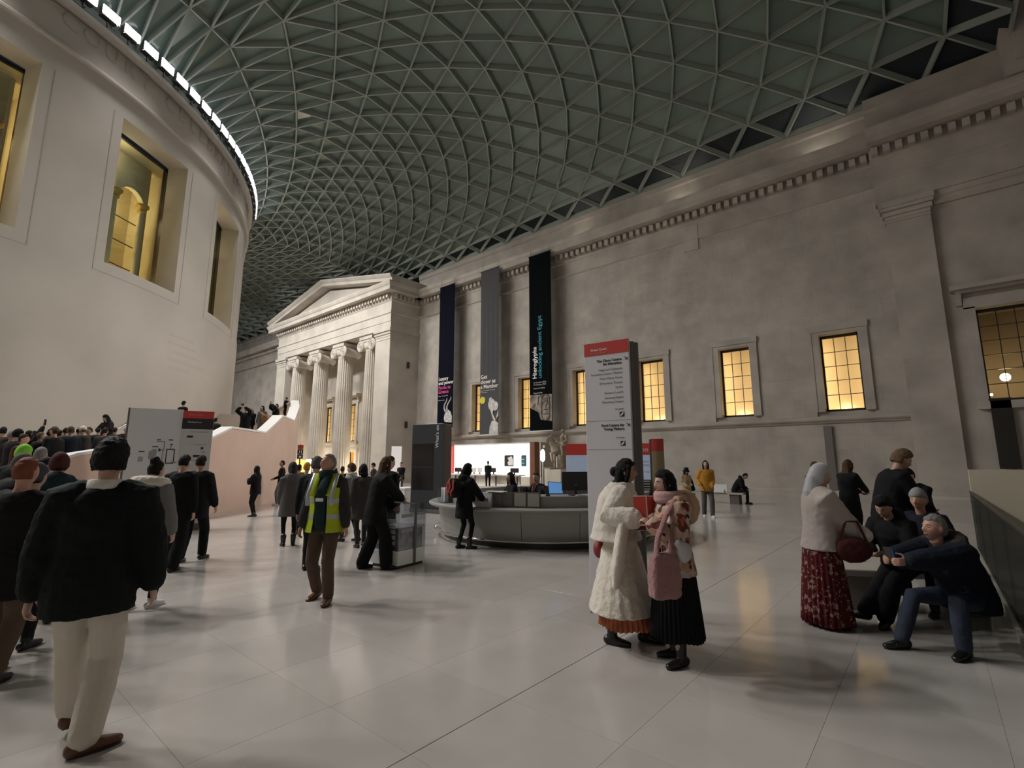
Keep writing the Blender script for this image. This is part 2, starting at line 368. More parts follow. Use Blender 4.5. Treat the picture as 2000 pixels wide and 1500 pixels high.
for (yy, zz, rr) in ((.42, 1.15, .17), (1.0, 1.12, .04), (.92, .45, .05)): MB().ball((1.9, yy, zz), rr, 12, 8).build('lamp_globe', M_bulb, w, smooth=True)
lo = add_light('POINT', 'window_lamp', (1.6, .42, 1.1), 45, (1, .8, .5), radius=.2); lo.parent = w
# ================================================================ PORTICO
PC = 44.2; PX = 24.1; HW = 10.4
por = tag(link('wall_portico', None), kind='structure')
hs = [PC - 6.825 + 4.55 * k + 2.275 for k in range(3)]
hs = [PC + (k - 1) * 4.55 for k in range(3)]
PWZ = (3.75, 7.55)
mb = MB(); cells(mb, WX + .14, WX + .56, YN, PC + HW + .2, 0, 13.2, [(y - .8, y + .8, PWZ[0], PWZ[1]) for y in hs] + [(PC - .95, PC + .95, 0, 2.75)]); mb.build('recess_wall', M_portico, por)
mb = MB()
for s in (-1, 1):
    y0, y1 = sorted((PC + s * HW, PC + s * (HW - 2.1))); mb2 = MB(); mb2.box(PX, WX + .3, y0, y1, .35, 12.25); mb2.build('anta', M_portico, por)
    MB().box(PX - .12, WX + .3, y0 - .12, y1 + .12, 0, .35).build('anta_base', M_portico, por)
    c = MB()
    for (e, z0, z1) in ((.03, 12.0, 12.06), (.03, 12.25, 12.45), (.1, 12.45, 12.6), (.06, 12.6, 12.7), (.16, 12.7, 12.95)): c.box(PX - e, WX + .3, y0 - e, y1 + e, z0, z1)
    c.build('anta_capital', M_portico, por)
def around(prof, name, mtl=M_portico):        # profile (outset, z) swept round three sides of the portico block
    mb = MB(); rings = []
    for (p, corner) in (((WX + .2), 0), (PX, 1), (PX, 2), ((WX + .2), 3)):
        r = []
        for o_, z in prof:
            x = p - (o_ if corner in (1, 2) else 0); y = PC - HW - o_ if corner < 2 else PC + HW + o_
            r.append((x, y, z))
        rings.append(r)
    mb.loft(rings); return mb.build(name, mtl, por)
around([(0, 12.95), (0, 13.55), (.04, 13.56), (.04, 14.2), (.12, 14.28), (.12, 14.42), (-1.4, 14.42), (-1.4, 12.95)], 'architrave')
around([(.0, 14.42), (.0, 15.3), (.08, 15.4), (.08, 15.5), (-1.4, 15.5), (-1.4, 14.42)], 'frieze')
around([(.08, 15.5), (.1, 15.98), (.86, 15.98), (.86, 16.3), (.94, 16.4), (1.02, 16.6), (1.02, 16.7), (-.2, 16.74), (-.2, 15.5)], 'cornice')
MB().box(PX + 1.2, WX + .2, PC - HW + .02, PC + HW - .02, 12.9, 15.5).build('soffit_core', M_portico, por)
de = MB().cham(-.28, 0, -.125, .125, 0, .36, .01).mesh('dentil', M_portico)
n = 46
for k in range(n): link('dentil', de, por, (PX - .1, PC - HW + (k + .5) * 2 * HW / n, 15.58))
for k in range(7): link('dentil', de, por, (PX + .25 + k * .44, PC - HW - .1, 15.58), (0, 0, math.pi / 2))
# pediment: tympanum, raking cornices
AZ = 18.95; mb = MB(); mb.prism([(PC - HW - .2, 16.7), (PC + HW + .2, 16.7), (PC, AZ - .35)], lambda a, b: (PX + .05, a, b), lambda a, b: (WX + .4, a, b)); mb.build('tympanum', M_portico, por)
for s in (-1, 1):
    mb = MB(); A = Vector((0, PC + s * (HW + 1.05), 16.7)); B = Vector((0, PC, AZ)); 
    sec = [(.05, -.1), (-.8, -.1), (-.8, .18), (-.9, .26), (-1.02, .42), (-1.02, .52), (.8, .52), (3.2, .52), (3.2, -.1)]
    mb.loft([[(PX + a, A.y, A.z + b - .0) for a, b in sec], [(PX + a, B.y, B.z + b - .0) for a, b in sec]]); mb.build('raking_cornice', M_portico, por)
# columns
def column(y):
    c = link('column', None, por, (PX + .85, y, 0))
    N = 24; prof = []
    def ring(r, z, flute):
        out = []
        for i in range(N * 4):
            a = 2 * math.pi * i / (N * 4); ph = i % 4
            k = {0: 1.0, 1: 1 - .055 * flute, 2: 1 - .085 * flute, 3: 1 - .055 * flute}[ph]
            out.append((r * k * math.cos(a), r * k * math.sin(a), z))
        return out
    zs = [(.42, 0), (.5, .2), (.62, 1), (2, 1), (4, 1), (6, 1), (8, 1), (10, 1), (11.35, 1), (11.5, .2), (11.62, 0)]
    MB().loft([ring(.82 - .13 * ((z / 11.6) ** 1.6), z, f) for z, f in zs]).build('shaft', M_portico, c)
    MB().lathe([(1.12, 0), (1.12, .1), (1.14, .14), (1.12, .19), (.98, .21), (.95, .27), (.98, .31), (1.0, .36), (.94, .41), (.86, .43)], n=32).build('base', M_portico, c, smooth=True, ang=50)
    cp = MB(); cp.lathe([(.7, 11.62), (.76, 11.68), (.84, 11.8), (.86, 11.92)], n=28); cp.box(-.8, .8, -.72, .72, 11.95, 12.3); cp.box(-.9, .9, -.98, .98, 12.5, 12.78); cp.cham(-.84, .84, -.92, .92, 12.28, 12.52, .05)
    cp.build('capital', M_portico, c)
    for s in (-1, 1):
        v = MB(); n = 22
        v.loft([[(x, s * .86 + r * math.cos(2 * math.pi * i / n), 11.98 + r * math.sin(2 * math.pi * i / n)) for i in range(n)] for x, r in ((-.86, .5), (-.8, .53), (-.5, .4), (0, .34), (.5, .4), (.8, .53), (.86, .5))])
        pts = []
        for q in range(40):
            a = q / 39 * 2.3 * 2 * math.pi; r = .47 * (1 - q / 44.); pts.append((-.87, s * (.86 - r * math.sin(a)) if s > 0 else -(.86 - r * math.sin(a)), 11.98 + r * math.cos(a)))
        v.tube(pts, .035, 5); v.ball((-.88, s * .86, 11.98), .07, 8, 6)
        v.build('volute', M_portico, c, smooth=True, ang=45)
for k in range(4): column(PC - 6.825 + 4.55 * k)
MB().box(PX - .3, WX + .3, PC - HW - .2, PC + HW + .2, -.02, .06).build('portico_step', M_portico, por)
for y in hs:
    w = window(y, PWZ[0], PWZ[1], .8, WX + .1, 3, 5, hood=True, power=45)
    h = PWZ[1] - PWZ[0]; f = MB(); f.box(-.55, .1, -1.55, 1.55, h + .72, h + .92); f.box(-.4, .1, -1.42, 1.42, h + .6, h + .72); f.box(-.16, .1, -1.3, 1.3, -.28, 0); f.build('hood', M_portico, w)
    for s in (-1, 1): MB().prism([(0, 0), (-.12, .04), (-.2, .3), (-.34, .52), (0, .52)], lambda a, b: (a, s * 1.28 - .1, h + .08 + b), lambda a, b: (a, s * 1.28 + .1, h + .08 + b)).build('console_bracket', M_portico, w)
# added fill lights hidden behind the columns to brighten the portico recess
for k in range(3):
    add_light('POINT', 'portico_fill', (PX + 2.0, PC + (k - 1) * 4.55, .5), 260, (1, .86, .66), radius=.2)
# portico door
M_amber = mat('amber_wall', (.75, .42, .12), .6)
dr = tag(link('door_1', None, None, (WX + .14, PC, 0)), kind='structure')
f = MB(); f.box(-.16, .1, -1.3, -.95, 0, 3.05); f.box(-.16, .1, .95, 1.3, 0, 3.05); f.box(-.16, .1, -.95, .95, 2.75, 3.05); f.box(-.4, .1, -1.6, 1.6, 3.25, 3.45); f.box(-.25, .1, -1.45, 1.45, 3.05, 3.25); f.build('door_case', M_portico, dr)
MB().box(2.0, 2.05, -1.6, 1.6, 0, 3.2).build('passage_wall', M_amber, dr); MB().box(.7, 2.05, -1.6, -1.55, 0, 3.2).build('passage_side', M_amber, dr); MB().box(.7, 2.05, 1.55, 1.6, 0, 3.2).build('passage_side', M_amber, dr)
for s in (-1, 1): MB().box(.3, .36, s * .9 - .42, s * .9 + .42, 0, 2.74).xform(Matrix.Translation((0, 0, 0))).build('door_leaf', M_dark, dr, loc=(.3, s * .35, 0))
lo = add_light('POINT', 'door_lamp', (1.2, 0, 2.9), 80, (1, .7, .3), radius=.15); lo.parent = dr
# ================================================================ DRUM (ROUND READING ROOM)
drum = tag(link('wall_left', None), kind='structure')
WANG = [-90.7, -72.7, -54.7, -36.7, -18.7, -.7]; WHA = 5.0; DZ = (9.85, 16.45)
def cyl(mb, r0, r1, z0, z1, a0, a1, step=1.5):
    n = max(1, int(round((a1 - a0) / step))); rings = []
    for k in range(n + 1):
        a = a0 + (a1 - a0) * k / n; rings.append([rim(a, r0, z0), rim(a, r1, z0), rim(a, r1, z1), rim(a, r0, z1)])
    mb.loft(rings, cap=True); return mb
mb = MB(); edges = [-105.0]
for a in WANG: edges += [a - WHA, a + WHA]
edges.append(15.)
for k, (a, b) in enumerate(zip(edges, edges[1:])):
    if k % 2 == 0: cyl(mb, DR - 1.0, DR, DZ[0], DZ[1], a, b)
cyl(mb, DR - 1.0, DR, 0, DZ[0], -105, 15); cyl(mb, DR - 1.0, DR, DZ[1], 17.5, -105, 15)
cyl(mb, DR - 1.0, DR, 0, 17.5, 15, 255, 6)
mb.build('drum_wall', M_drum, drum, smooth=True, ang=30)
mb = MB(); n = 180; prof = [(DR - .8, 17.5), (DR + .07, 17.5), (DR + .13, 17.56), (DR + .13, 17.66), (DR + .04, 17.74), (DR + .02, 19.1), (DR - .1, 19.12), (DR - .1, 19.26), (DR + .2, 19.28), (DR + .24, 19.34), (DR + .24, 19.55), (DR - .8, 19.6)]
mb.loft([[rim(360 * k / n, r, z) for r, z in prof] for k in range(n)] + [[rim(0, r, z) for r, z in prof]], cap=False); mb.build('drum_frieze', M_drum, drum, smooth=True, ang=25)
M_letter = mat('shade_toned_letter', (.40, .37, .34), .8)  # darker stone tone paints in the shading of the incised letters
def carve(word, a0, step):
    a = a0
    for ch in word:
        if ch != ' ':
            t = Vector((-math.sin(R_(a)), math.cos(R_(a)), 0)); put_text(drum, ch, .92, M_letter, rim(a, DR + .035, 18.5), t, (0, 0, 1), 'CENTER', .012, name='shade_toned_letter')
        a += step * (.55 if ch == 'I' else 1)
carve('GREAT', -79, 2.1); carve('COURT', -66.1, 2.1); carve('CELEBRATING', -54.0, 2.06); carve('THE', -29.5, 2.1)
M_inscr = mat('faint_inscription', (.455, .42, .38), .8)  # flat bars whose darker tone stands for the shading of carved lines
for z, a0, a1 in ((7.75, -49.5, -44.5), (7.35, -49.8, -43.5), (6.95, -48.5, -42.0), (6.55, -49.5, -41.5), (6.15, -49.0, -45.0)):
    mb = MB(); cyl(mb, DR - .02, DR + .003, z, z + .13, a0, a1, .8); mb.build('shade_toned_inscription', M_inscr, drum)
# raised margin round each opening, glazing and the lit arcade inside
M_gold = mat('gilded_capital', (.55, .38, .12), .4, metal=.5)
M_inner = mat('inner_plaster', (.72, .62, .44), .7)
M_arcade = mat('arcade_plaster', (.6, .52, .4), .7)
for wi, a in enumerate(WANG):
    WN[0] += 1; hw = DR * R_(WHA)
    o = tag(link('window_%d' % WN[0], None, None, rim(a, DR, DZ[0]), (0, 0, R_(a) - math.pi / 2)), kind='structure')
    # local frame: x along the wall (to the viewer's left is +x after rotation), +y outwards
    H_ = DZ[1] - DZ[0]; sag = DR - math.sqrt(DR ** 2 - hw ** 2)
    fr = MB()
    for (x0, x1, z0, z1) in ((-hw - .42, -hw - .38, -.45, H_ + .05), (hw + .38, hw + .42, -.45, H_ + .05), (-hw - .42, hw + .42, -.47, -.43)):
        k = 8
        for q in range(k):
            xa = x0 + (x1 - x0) * q / k; xb = x0 + (x1 - x0) * (q + 1) / k
            ya = math.sqrt(DR ** 2 - xa ** 2) - DR; yb = math.sqrt(DR ** 2 - xb ** 2) - DR
            fr.loft([[(xa, ya - .03, z0), (xa, ya + .012, z0), (xa, ya + .012, z1), (xa, ya - .03, z1)], [(xb, yb - .03, z0), (xb, yb + .012, z0), (xb, yb + .012, z1), (xb, yb - .03, z1)]])
    fr.build('margin', M_letter, o)
    d = -1.15; f = MB(); hw2 = hw + .1
    for s in (-1, 1): f.box(s * hw2 - .13, s * hw2 + .13, d - .25, d + .06, 0, H_)
    f.box(-hw2, hw2, d - .1, d, H_ - .12, H_); f.box(-hw2, hw2, d - .1, d, 0, .1)
    f.build('window_frame', M_dark, o)
    MB().box(-hw2 + .2, hw2 - .2, d - .06, d - .05, .1, H_ - .12).build('window_pane', M_glass, o)
    iz = -2.1; ar = MB(); nA = 14; cols = [(-hw2, -.55 - .12), (-.55 + .12, hw2)]; cols = [(-1.95, -.1), (.14, 1.95)]
    for (xa, xb) in cols:                       # arched heads
        xm = (xa + xb) / 2; r = (xb - xa) / 2 - .18; zs = 4.35
        pts = [(xm - r * math.cos(math.pi * k / nA), zs + r * math.sin(math.pi * k / nA)) for k in range(nA + 1)]
        for (p, q) in zip(pts, pts[1:]): ar.loft([[(p[0], iz, p[1]), (p[0], iz - .25, p[1]), (p[0], iz - .25, H_), (p[0], iz, H_)], [(q[0], iz, q[1]), (q[0], iz - .25, q[1]), (q[0], iz - .25, H_), (q[0], iz, H_)]])
        for (u, v) in ((xa, xm - r), (xm + r, xb)): ar.box(u, v, iz - .25, iz, 0, H_)
    ar.build('arcade', M_arcade, o)
    for xx in (.02, -1.5):
        MB().lathe([(.17, 0), (.17, .2), (.13, .26), (.12, 4.0)], (xx, iz + .14, 0), 14).build('column', M_arcade, o, smooth=True, ang=40)
        MB().lathe([(.12, 4.0), (.2, 4.1), (.16, 4.16), (.26, 4.34), (.3, 4.36), (.3, 4.46)], (xx, iz + .14, 0), 14).build('capital', M_gold, o, smooth=True, ang=40)
    bars = MB()
    for zz in (1.2, 2.4, 3.6): bars.box(-1.9, 1.9, iz - .5, iz - .46, zz, zz + .04)
    bars.build('glazing_bars', M_dark, o)
    inn = MB(); inn.box(-2.6, 2.6, iz - 1.6, iz - 1.5, -1, H_ + .5); inn.box(-2.6, -2.5, iz - 1.5, -1.3, -1, H_ + .5); inn.box(2.5, 2.6, iz - 1.5, -1.3, -1, H_ + .5); inn.box(-2.6, 2.6, iz - 1.5, -1.3, H_, H_ + .1); inn.box(-2.6, 2.6, iz - 1.5, -1.0, -.1, 0)
    inn.build('inner_wall', M_inner, o)
    if wi < 5:
        lo = add_light('POINT', 'arcade_lamp', (.7, iz - .9, 1.0), 150, (1, .72, .3), radius=.2); lo.parent = o
        lo = add_light('POINT', 'arcade_lamp', (-.6, iz - .9, 4.4), 90, (1, .75, .4), radius=.2); lo.parent = o
        lo = add_light('POINT', 'arcade_lamp', (.4, iz + .6, 5.9), 22, (1, .8, .5), radius=.2); lo.parent = o
# floodlight fittings along the rim
M_lens = mat('flood_lens', (1, 1, 1), emit=(.95, .97, 1), estr=7)
hm = MB().cham(-.3, .3, -.14, .14, 0, .42, .04).mesh('housing', M_dark); lm = MB().cham(-.36, .36, .14, .2, .04, .42, .03).mesh('lens', M_lens)
am = MB().box(-.03, .03, -.03, .03, -.3, .1).mesh('bracket', M_dark)
a = -68.; k = 0
ORD = ['nearest', 'second nearest', 'third nearest', 'fourth nearest', 'fifth nearest', 'sixth nearest', 'seventh nearest', 'eighth nearest', 'ninth nearest', 'tenth nearest', 'eleventh nearest']
ORDF = ['farthest', 'second farthest', 'third farthest', 'fourth farthest', 'fifth farthest', 'sixth farthest', 'seventh farthest', 'eighth farthest', 'ninth farthest', 'tenth farthest', 'eleventh farthest']
while a < -18.5:
    k += 1
    fl = thing('floodlight', '%s white floodlight on the rim of the round wall' % (ORD[k - 1] if k <= 11 else ORDF[22 - k]), 'lamp', rim(a, DR + .3, 19.85), R_(a) - math.pi / 2, 'floodlights on the round rim')
    link('housing', hm, fl); link('lens', lm, fl); link('bracket', am, fl); a += 2.35
# ================================================================ ROOF
roof = tag(link('ceiling', None), kind='structure')
NL, NS_, MR = 33, 25, 15; NT = 2 * (NL + NS_); X1, X0 = 27.0, -41.4; Y0 = 6.89 - 2.75 * 4; Y1 = Y0 + 2.75 * 33
def rect_pt(t):
    t %= NT
    if t < NL: return (X1, Y0 + (Y1 - Y0) * t / NL)
    t -= NL
    if t < NS_: return (X1 + (X0 - X1) * t / NS_, Y1)
    t -= NS_
    if t < NL: return (X0, Y1 + (Y0 - Y1) * t / NL)
    t -= NL
    return (X0 + (X1 - X0) * t / NS_, Y0)
RI = DR - .4
def roof_pt(t, v):
    tt = t % NT
    if tt <= NL: a = -52.5 + 105. * tt / NL
    elif tt <= NL + NS_: a = 52.5 + 75. * (tt - NL) / NS_
    elif tt <= 2 * NL + NS_: a = 127.5 + 105. * (tt - NL - NS_) / NL
    else: a = 232.5 + 75. * (tt - 2 * NL - NS_) / NS_
    q = rect_pt(t); c = rim(a, RI, 0); x = c[0] + (q[0] - c[0]) * v; y = c[1] + (q[1] - c[1]) * v
    span = math.hypot(q[0] - c[0], q[1] - c[1]); B = 3.36 * (span / 25.8) ** 1.3; w = max(v, 0) ** .82
    return Vector((x, y, 20.4 - 1.76 * v + B * 4 * w * (1 - w)))
nodes = {}
for j in range(MR + 1):
    u = 1 - j / MR; v = 1 - (.88 * u + .12 * u * u)
    for i in range(NT): nodes[(j, i)] = roof_pt(i, v)
tris = []; bars = set()
def lean(i):                                # which way the diagonal of a bay runs: mirrored at corners and mid-sides
    q = (i + .5) % NT
    for s0, ln in ((0, NL), (NL, NS_), (NL + NS_, NL), (2 * NL + NS_, NS_)):
        if s0 <= q < s0 + ln: return q - s0 < ln / 2
for j in range(MR):
    for i in range(NT):
        i1 = (i + 1) % NT; A, B_, C_, D_ = (j, i), (j, i1), (j + 1, i1), (j + 1, i)
        for t3 in (((A, B_, C_), (A, C_, D_)) if lean(i) else ((A, B_, D_), (B_, C_, D_))):
            tris.append(t3)
            for u, w_ in ((0, 1), (1, 2), (2, 0)): bars.add(tuple(sorted((t3[u], t3[w_]))))
def seen(ps):
    q = [proj(p) for p in ps]
    if any(p[2] < 1 for p in q): return 0
    cx = sum(p[0] for p in q) / len(q); cy = sum(p[1] for p in q) / len(q)
    if not (-20 < cx < 2020 and -20 < cy < 700): return 0
    if cx < 480 and (cy > 430 or (cx - 185) * .98 < (cy - 21) * .75): return 0
    if len(q) == 2: return math.hypot(q[0][0] - q[1][0], q[0][1] - q[1][1])
    return abs((q[1][0] - q[0][0]) * (q[2][1] - q[0][1]) - (q[2][0] - q[0][0]) * (q[1][1] - q[0][1]))
sc = sorted(tris, key=lambda t3: -seen([nodes[k] for k in t3])); rest = MB(); rest2 = MB()
for n, t3 in enumerate(sc):
    P = [nodes[k] for k in t3]; c = (P[0] + P[1] + P[2]) / 3; nr = (P[1] - P[0]).cross(P[2] - P[0]).normalized()
    if nr.z < 0: nr = -nr
    Q = [c + (p - c) * .985 for p in P]
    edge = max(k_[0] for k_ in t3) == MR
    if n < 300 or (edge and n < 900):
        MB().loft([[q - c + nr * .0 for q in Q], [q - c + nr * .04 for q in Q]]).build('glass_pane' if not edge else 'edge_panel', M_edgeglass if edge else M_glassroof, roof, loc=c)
    elif edge: rest2.loft([[q for q in Q], [q + nr * .04 for q in Q]])
    else: rest.loft([[q for q in Q], [q + nr * .04 for q in Q]])
tag(rest.build('glass_panes_beyond', M_glassroofi, roof, fix=True), kind='stuff'); tag(rest2.build('edge_panels_beyond', M_edgeglass, roof, fix=True), kind='stuff')
sb = sorted(bars, key=lambda b: -seen([nodes[k] for k in b])); rest = MB()
def bar(mb, A, B, o):
    t = (B - A).normalized(); s = t.cross(Vector((0, 0, 1))).normalized(); u = s.cross(t); w_ = .05; dp = .30
    r = lambda P: [P + s * w_ - o, P - s * w_ - o, P - s * w_ * .8 - u * dp - o, P + s * w_ * .8 - u * dp - o]
    mb.loft([r(A), r(B)])
for n, b in enumerate(sb):
    A, B = nodes[b[0]], nodes[b[1]]
    if n < 300: c = (A + B) / 2; mb = MB(); bar(mb, A, B, c); mb.build('steel_bar', M_steel, roof, loc=c, fix=False)
    else: bar(rest, A, B, Vector())
tag(rest.build('steel_bars_beyond', M_steel, roof, fix=False), kind='stuff')
# ================================================================ STAIRS ROUND THE DRUM
EA, EB = 24.6, 31.0
def ell(a, k=0., z=0.):                      # point on the stair's outer ellipse at polar angle a, moved outwards by k
    ca, sa = math.cos(R_(a)), math.sin(R_(a)); r = 1 / math.sqrt((ca / EA) ** 2 + (sa / EB) ** 2) + k
    return Vector((DC[0] + r * ca, DC[1] + r * sa, z))
PROF = [(-80, .95), (-78.5, 1.0), (-73.2, 1.53), (-71.6, 1.88), (-67.2, 2.30), (-66.5, 2.30), (-64.8, 2.30), (-63.3, 2.49), (-61.1, 2.91), (-55.8, 2.90), (-51.5, 3.78), (-45.8, 3.8), (-41.6, 4.68), (-37, 4.7), (-33, 5.5), (-20, 5.6)]
def par_z(a):
    for (a0, z0), (a1, z1) in zip(PROF, PROF[1:]):
        if a <= a1: return z0 + (z1 - z0) * max(0, (a - a0) / (a1 - a0))
    return PROF[-1][1]
st = thing('grand_staircase', 'broad curved staircase with pink limestone parapet wrapping the round wall', 'staircase', kind='structure')
angs = sorted(set([p[0] for p in PROF] + [-80 + .75 * k for k in range(81)]))
def ribbon(k0, k1, zb, zt):
    return MB().loft([[ell(a, k0, zb(a)), ell(a, k1, zb(a)), ell(a, k1, zt(a)), ell(a, k0, zt(a))] for a in angs])
ribbon(-.42, 0, lambda a: 0, lambda a: par_z(a) - .07).build('parapet_wall', M_pink, st, smooth=True, ang=30)
M_coping = mat('coping_white', (.74, .72, .69), .45)
ribbon(-.46, .025, lambda a: par_z(a) - .07, lambda a: par_z(a)).build('coping', M_coping, st)
def step_z(a): return max(0., par_z(a) - 1.0)
n = 0; a = -79.5
M_step = mat('step_limestone', (.5, .44, .38), .5)
while a < -20:
    a2 = a + .85; z = step_z(a2)
    if z > .05:
        MB().loft([[rim(q, DR - .05, 0), ell(q, -.42, 0), ell(q, -.42, z), rim(q, DR - .05, z)] for q in (a, (a + a2) / 2, a2)]).build('step', M_step, st)
    a = a2
hr = MB(); hr.tube([rim(q, DR + .18, step_z(q) + .95) for q in np.arange(-74, -58, 1.0)], .025, 8)
hr.build('handrail', mat('handrail_steel', (.5, .5, .48), .3, metal=.8), st, smooth=True)
hr = MB(); hr.tube([rim(-56.2, DR + .15, 3.0), rim(-53.2, DR + .2, 3.75), rim(-51, DR + .2, 3.5), rim(-50.6, DR + .02, 3.48)], .022, 8)
hr.build('handrail', MATS['handrail_steel'], st, smooth=True)
# ================================================================ OBJECTS OF THE COURT
M_red = mat('sign_red', (.50, .045, .035), .45)
M_signgrey = mat('sign_grey', (.62, .61, .64), .4)
M_signside = mat('sign_side', (.11, .10, .095), .45)
M_ink = mat('sign_ink', (.015, .015, .018), .5)
M_inkgrey = mat('sign_ink_grey', (.27, .27, .28), .5)
M_whiteink = mat('sign_white_ink', (.8, .78, .76), .5)
M_pinkink = mat('sign_pale_red_ink', (.62, .3, .27), .5)
def frame_thing(name, label, cat, A, B, group=None):
    """thing whose local +x runs along its front from A to B (viewer's left to right), local -y faces the viewer"""
    A = Vector(A); B = Vector(B); d = B - A
    return thing(name, label, cat, (A.x, A.y, 0), math.atan2(d.y, d.x), group), d.length
XD, ZD = (1, 0, 0), (0, 0, 1)
# ---- tall wayfinding totem in the middle
t, L = frame_thing('wayfinding_totem', 'tall grey wayfinding totem with red Great Court header behind the two women', 'sign', (5.0, 3.08), (5.06, 2.525))
MB().cham(0, L, 0, .045, .16, 3.07, .004).build('front_panel', M_signgrey, t)
MB().cham(0, L, -.004, 0, 2.91, 3.066, .001).build('header', M_red, t)
c = MB(); c.prism([(.02, .045), (L + .01, .045), (L + .03, .06), (L + .02, .11), (L + .05, .155), (L + .05, .18), (.02, .18)], lambda a, b: (a, b, .0), lambda a, b: (a, b, 3.04)); c.build('side_casing', M_signside, t)
MB().cham(.0, L, .0, .05, 0, .16, .004).build('plinth', M_signside, t)
for z in (2.13, 1.80): MB().box(0, L, -.002, 0, z, z + .003).build('panel_seam', M_inkgrey, t)
y = -.0055
put_text(t, 'Great Court', .040, M_whiteink, (.085, y, 2.965), XD, ZD, 'LEFT', .001, bold=.0006)
put_text(t, 'Ground floor', .036, M_pinkink, (.085, y, 2.925), XD, ZD, 'LEFT', .001)
y = -.002
put_text(t, 'The Clore Centre\nfor Education', .042, M_ink, (L - .09, y, 2.822), XD, ZD, 'RIGHT', .001, bold=.0012, line=.98)
for ln, zz in (('Hugh and Catherine', 2.716), ('Stevenson Lecture Theatre', 2.668), ('Claus Moser Room', 2.613), ('BP Lecture Theatre', 2.555), ('Studio', 2.50), ('Rooms A and B', 2.44), ('Samsung Digital', 2.382), ('Discovery Centre', 2.333), ('via stairs', 2.25), ('via stairs', 1.925)):
    put_text(t, ln, .036 if ln != 'via stairs' else .03, M_inkgrey, (L - .085, y, zz), XD, ZD, 'RIGHT', .001)
def stair_icon(z):
    MB().box(L - .135, L - .08, -.003, 0, z, z + .055).build('pictogram', M_ink, t)
    MB().prism([(L - .128, z + .008), (L - .116, z + .008), (L - .088, z + .038), (L - .088, z + .048), (L - .098, z + .048), (L - .128, z + .018)], lambda a, b: (a, -.0045, b), lambda a, b: (a, -.003, b)).build('pictogram', M_whiteink, t)
stair_icon(2.168); stair_icon(1.84)
put_text(t, 'Ford Centre for\nYoung Visitors', .042, M_ink, (L - .085, y, 2.06), XD, ZD, 'RIGHT', .001, bold=.0012, line=.98)
for z in (2.825, 2.063):
    a = MB(); a.tube([(L - .055, -.004, z + .03), (L - .025, -.004, z + .003)], .004, 6); a.tube([(L - .046, -.004, z + .002), (L - .024, -.004, z + .002), (L - .024, -.004, z + .022)], .004, 6); a.build('arrow', M_ink, t)
# ---- wide map totem on the left
t, L = frame_thing('map_totem', 'wide grey floor-plan totem with a red and black side header by the stairs', 'sign', (3.05, 14.77), (4.73, 14.13))
MB().cham(0, .04, 0, .3, 0, 2.98, .012).build('edge_post', M_signside, t)
MB().cham(.04, 1.13, 0, .06, .16, 2.98, .006).build('map_panel', M_signgrey, t)
MB().cham(1.13, L, -.01, .06, .16, 2.5, .006).build('directory_panel', mat('sign_grey_dim', (.5, .49, .49), .45), t)
MB().cham(1.13, L, -.01, .06, 2.77, 2.96, .004).build('header', M_red, t)
MB().cham(1.12, L, -.01, .06, 2.5, 2.768, .004).build('subheader', M_ink, t)
MB().cham(.02, L - .02, .06, .26, 0, 2.9, .006).build('casing', M_signside, t); MB().cham(0.04, L, -.005, .06, 0, .16, .006).build('plinth', M_signside, t)
put_text(t, 'Great Court', .06, M_pinkink, (1.24, -.012, 2.85), XD, ZD, 'LEFT', .001); put_text(t, 'Reading Room', .05, M_whiteink, (1.24, -.012, 2.66), XD, ZD, 'LEFT', .001)
for (x0, x1, z0) in ((.30, .42, 1.91), (.56, .68, 2.03), (.64, .72, 2.2), (.88, .97, 2.2), (.92, .97, 2.09)): MB().box(x0, x1, -.003, 0, z0, z0 + .025).build('map_caption', M_ink, t)
def outline(pts, name, m, w=.012):
    mb = MB()
    for (a, b), (c, d) in zip(pts, pts[1:]): mb.tube([(a, -.003, b), (c, -.003, d)], w * .5, 4, round_=False)
    mb.build(name, m, t)
MB().box(.3, .4, -.003, 0, 1.68, 1.8).build('map_plan', mat('map_pale', (.33, .32, .34), .5), t)
MB().prism([(.5, 1.74), (.56, 1.74), (.56, 1.64), (.66, 1.64), (.66, 1.98), (.6, 1.98), (.6, 2.0), (.54, 1.94), (.5, 1.92)], lambda a, b: (a, -.003, b), lambda a, b: (a, 0, b)).build('map_plan', M_inkgrey, t)
outline([(.64, 2.17), (.8, 2.17), (.8, 1.96), (.72, 1.96)], 'map_plan', M_ink); MB().box(.69, .73, -.003, 0, 1.93, 2.0).build('map_plan', M_ink, t); outline([(.78, 1.95), (.78, 1.64)], 'map_plan', M_inkgrey, .02)
outline([(.86, 1.64), (.86, 1.98), (1.02, 1.98), (1.02, 1.64), (.86, 1.64)], 'map_plan', M_ink, .022); outline([(.94, 2.1), (.94, 1.99)], 'map_plan', M_ink); outline([(.96, 1.66), (1.09, 1.66)], 'map_plan', M_inkgrey, .03)
for (s_, z) in (('Rooms and galleries', 2.42), ('Reading Room', 2.1), ('Toilets', 1.9), ('Temporary exhibition', 1.7)): put_text(t, s_, .045, M_inkgrey, (L - .1, -.012, z), XD, ZD, 'RIGHT', .001)
for (x0, x1, z) in ((1.25, 1.38, 2.28), (1.57, 1.63, 1.99), (1.42, 1.62, 1.79), (1.55, 1.61, 1.58)): MB().box(x0, x1, -.013, -.01, z, z + .055).build('pictogram', M_ink, t)
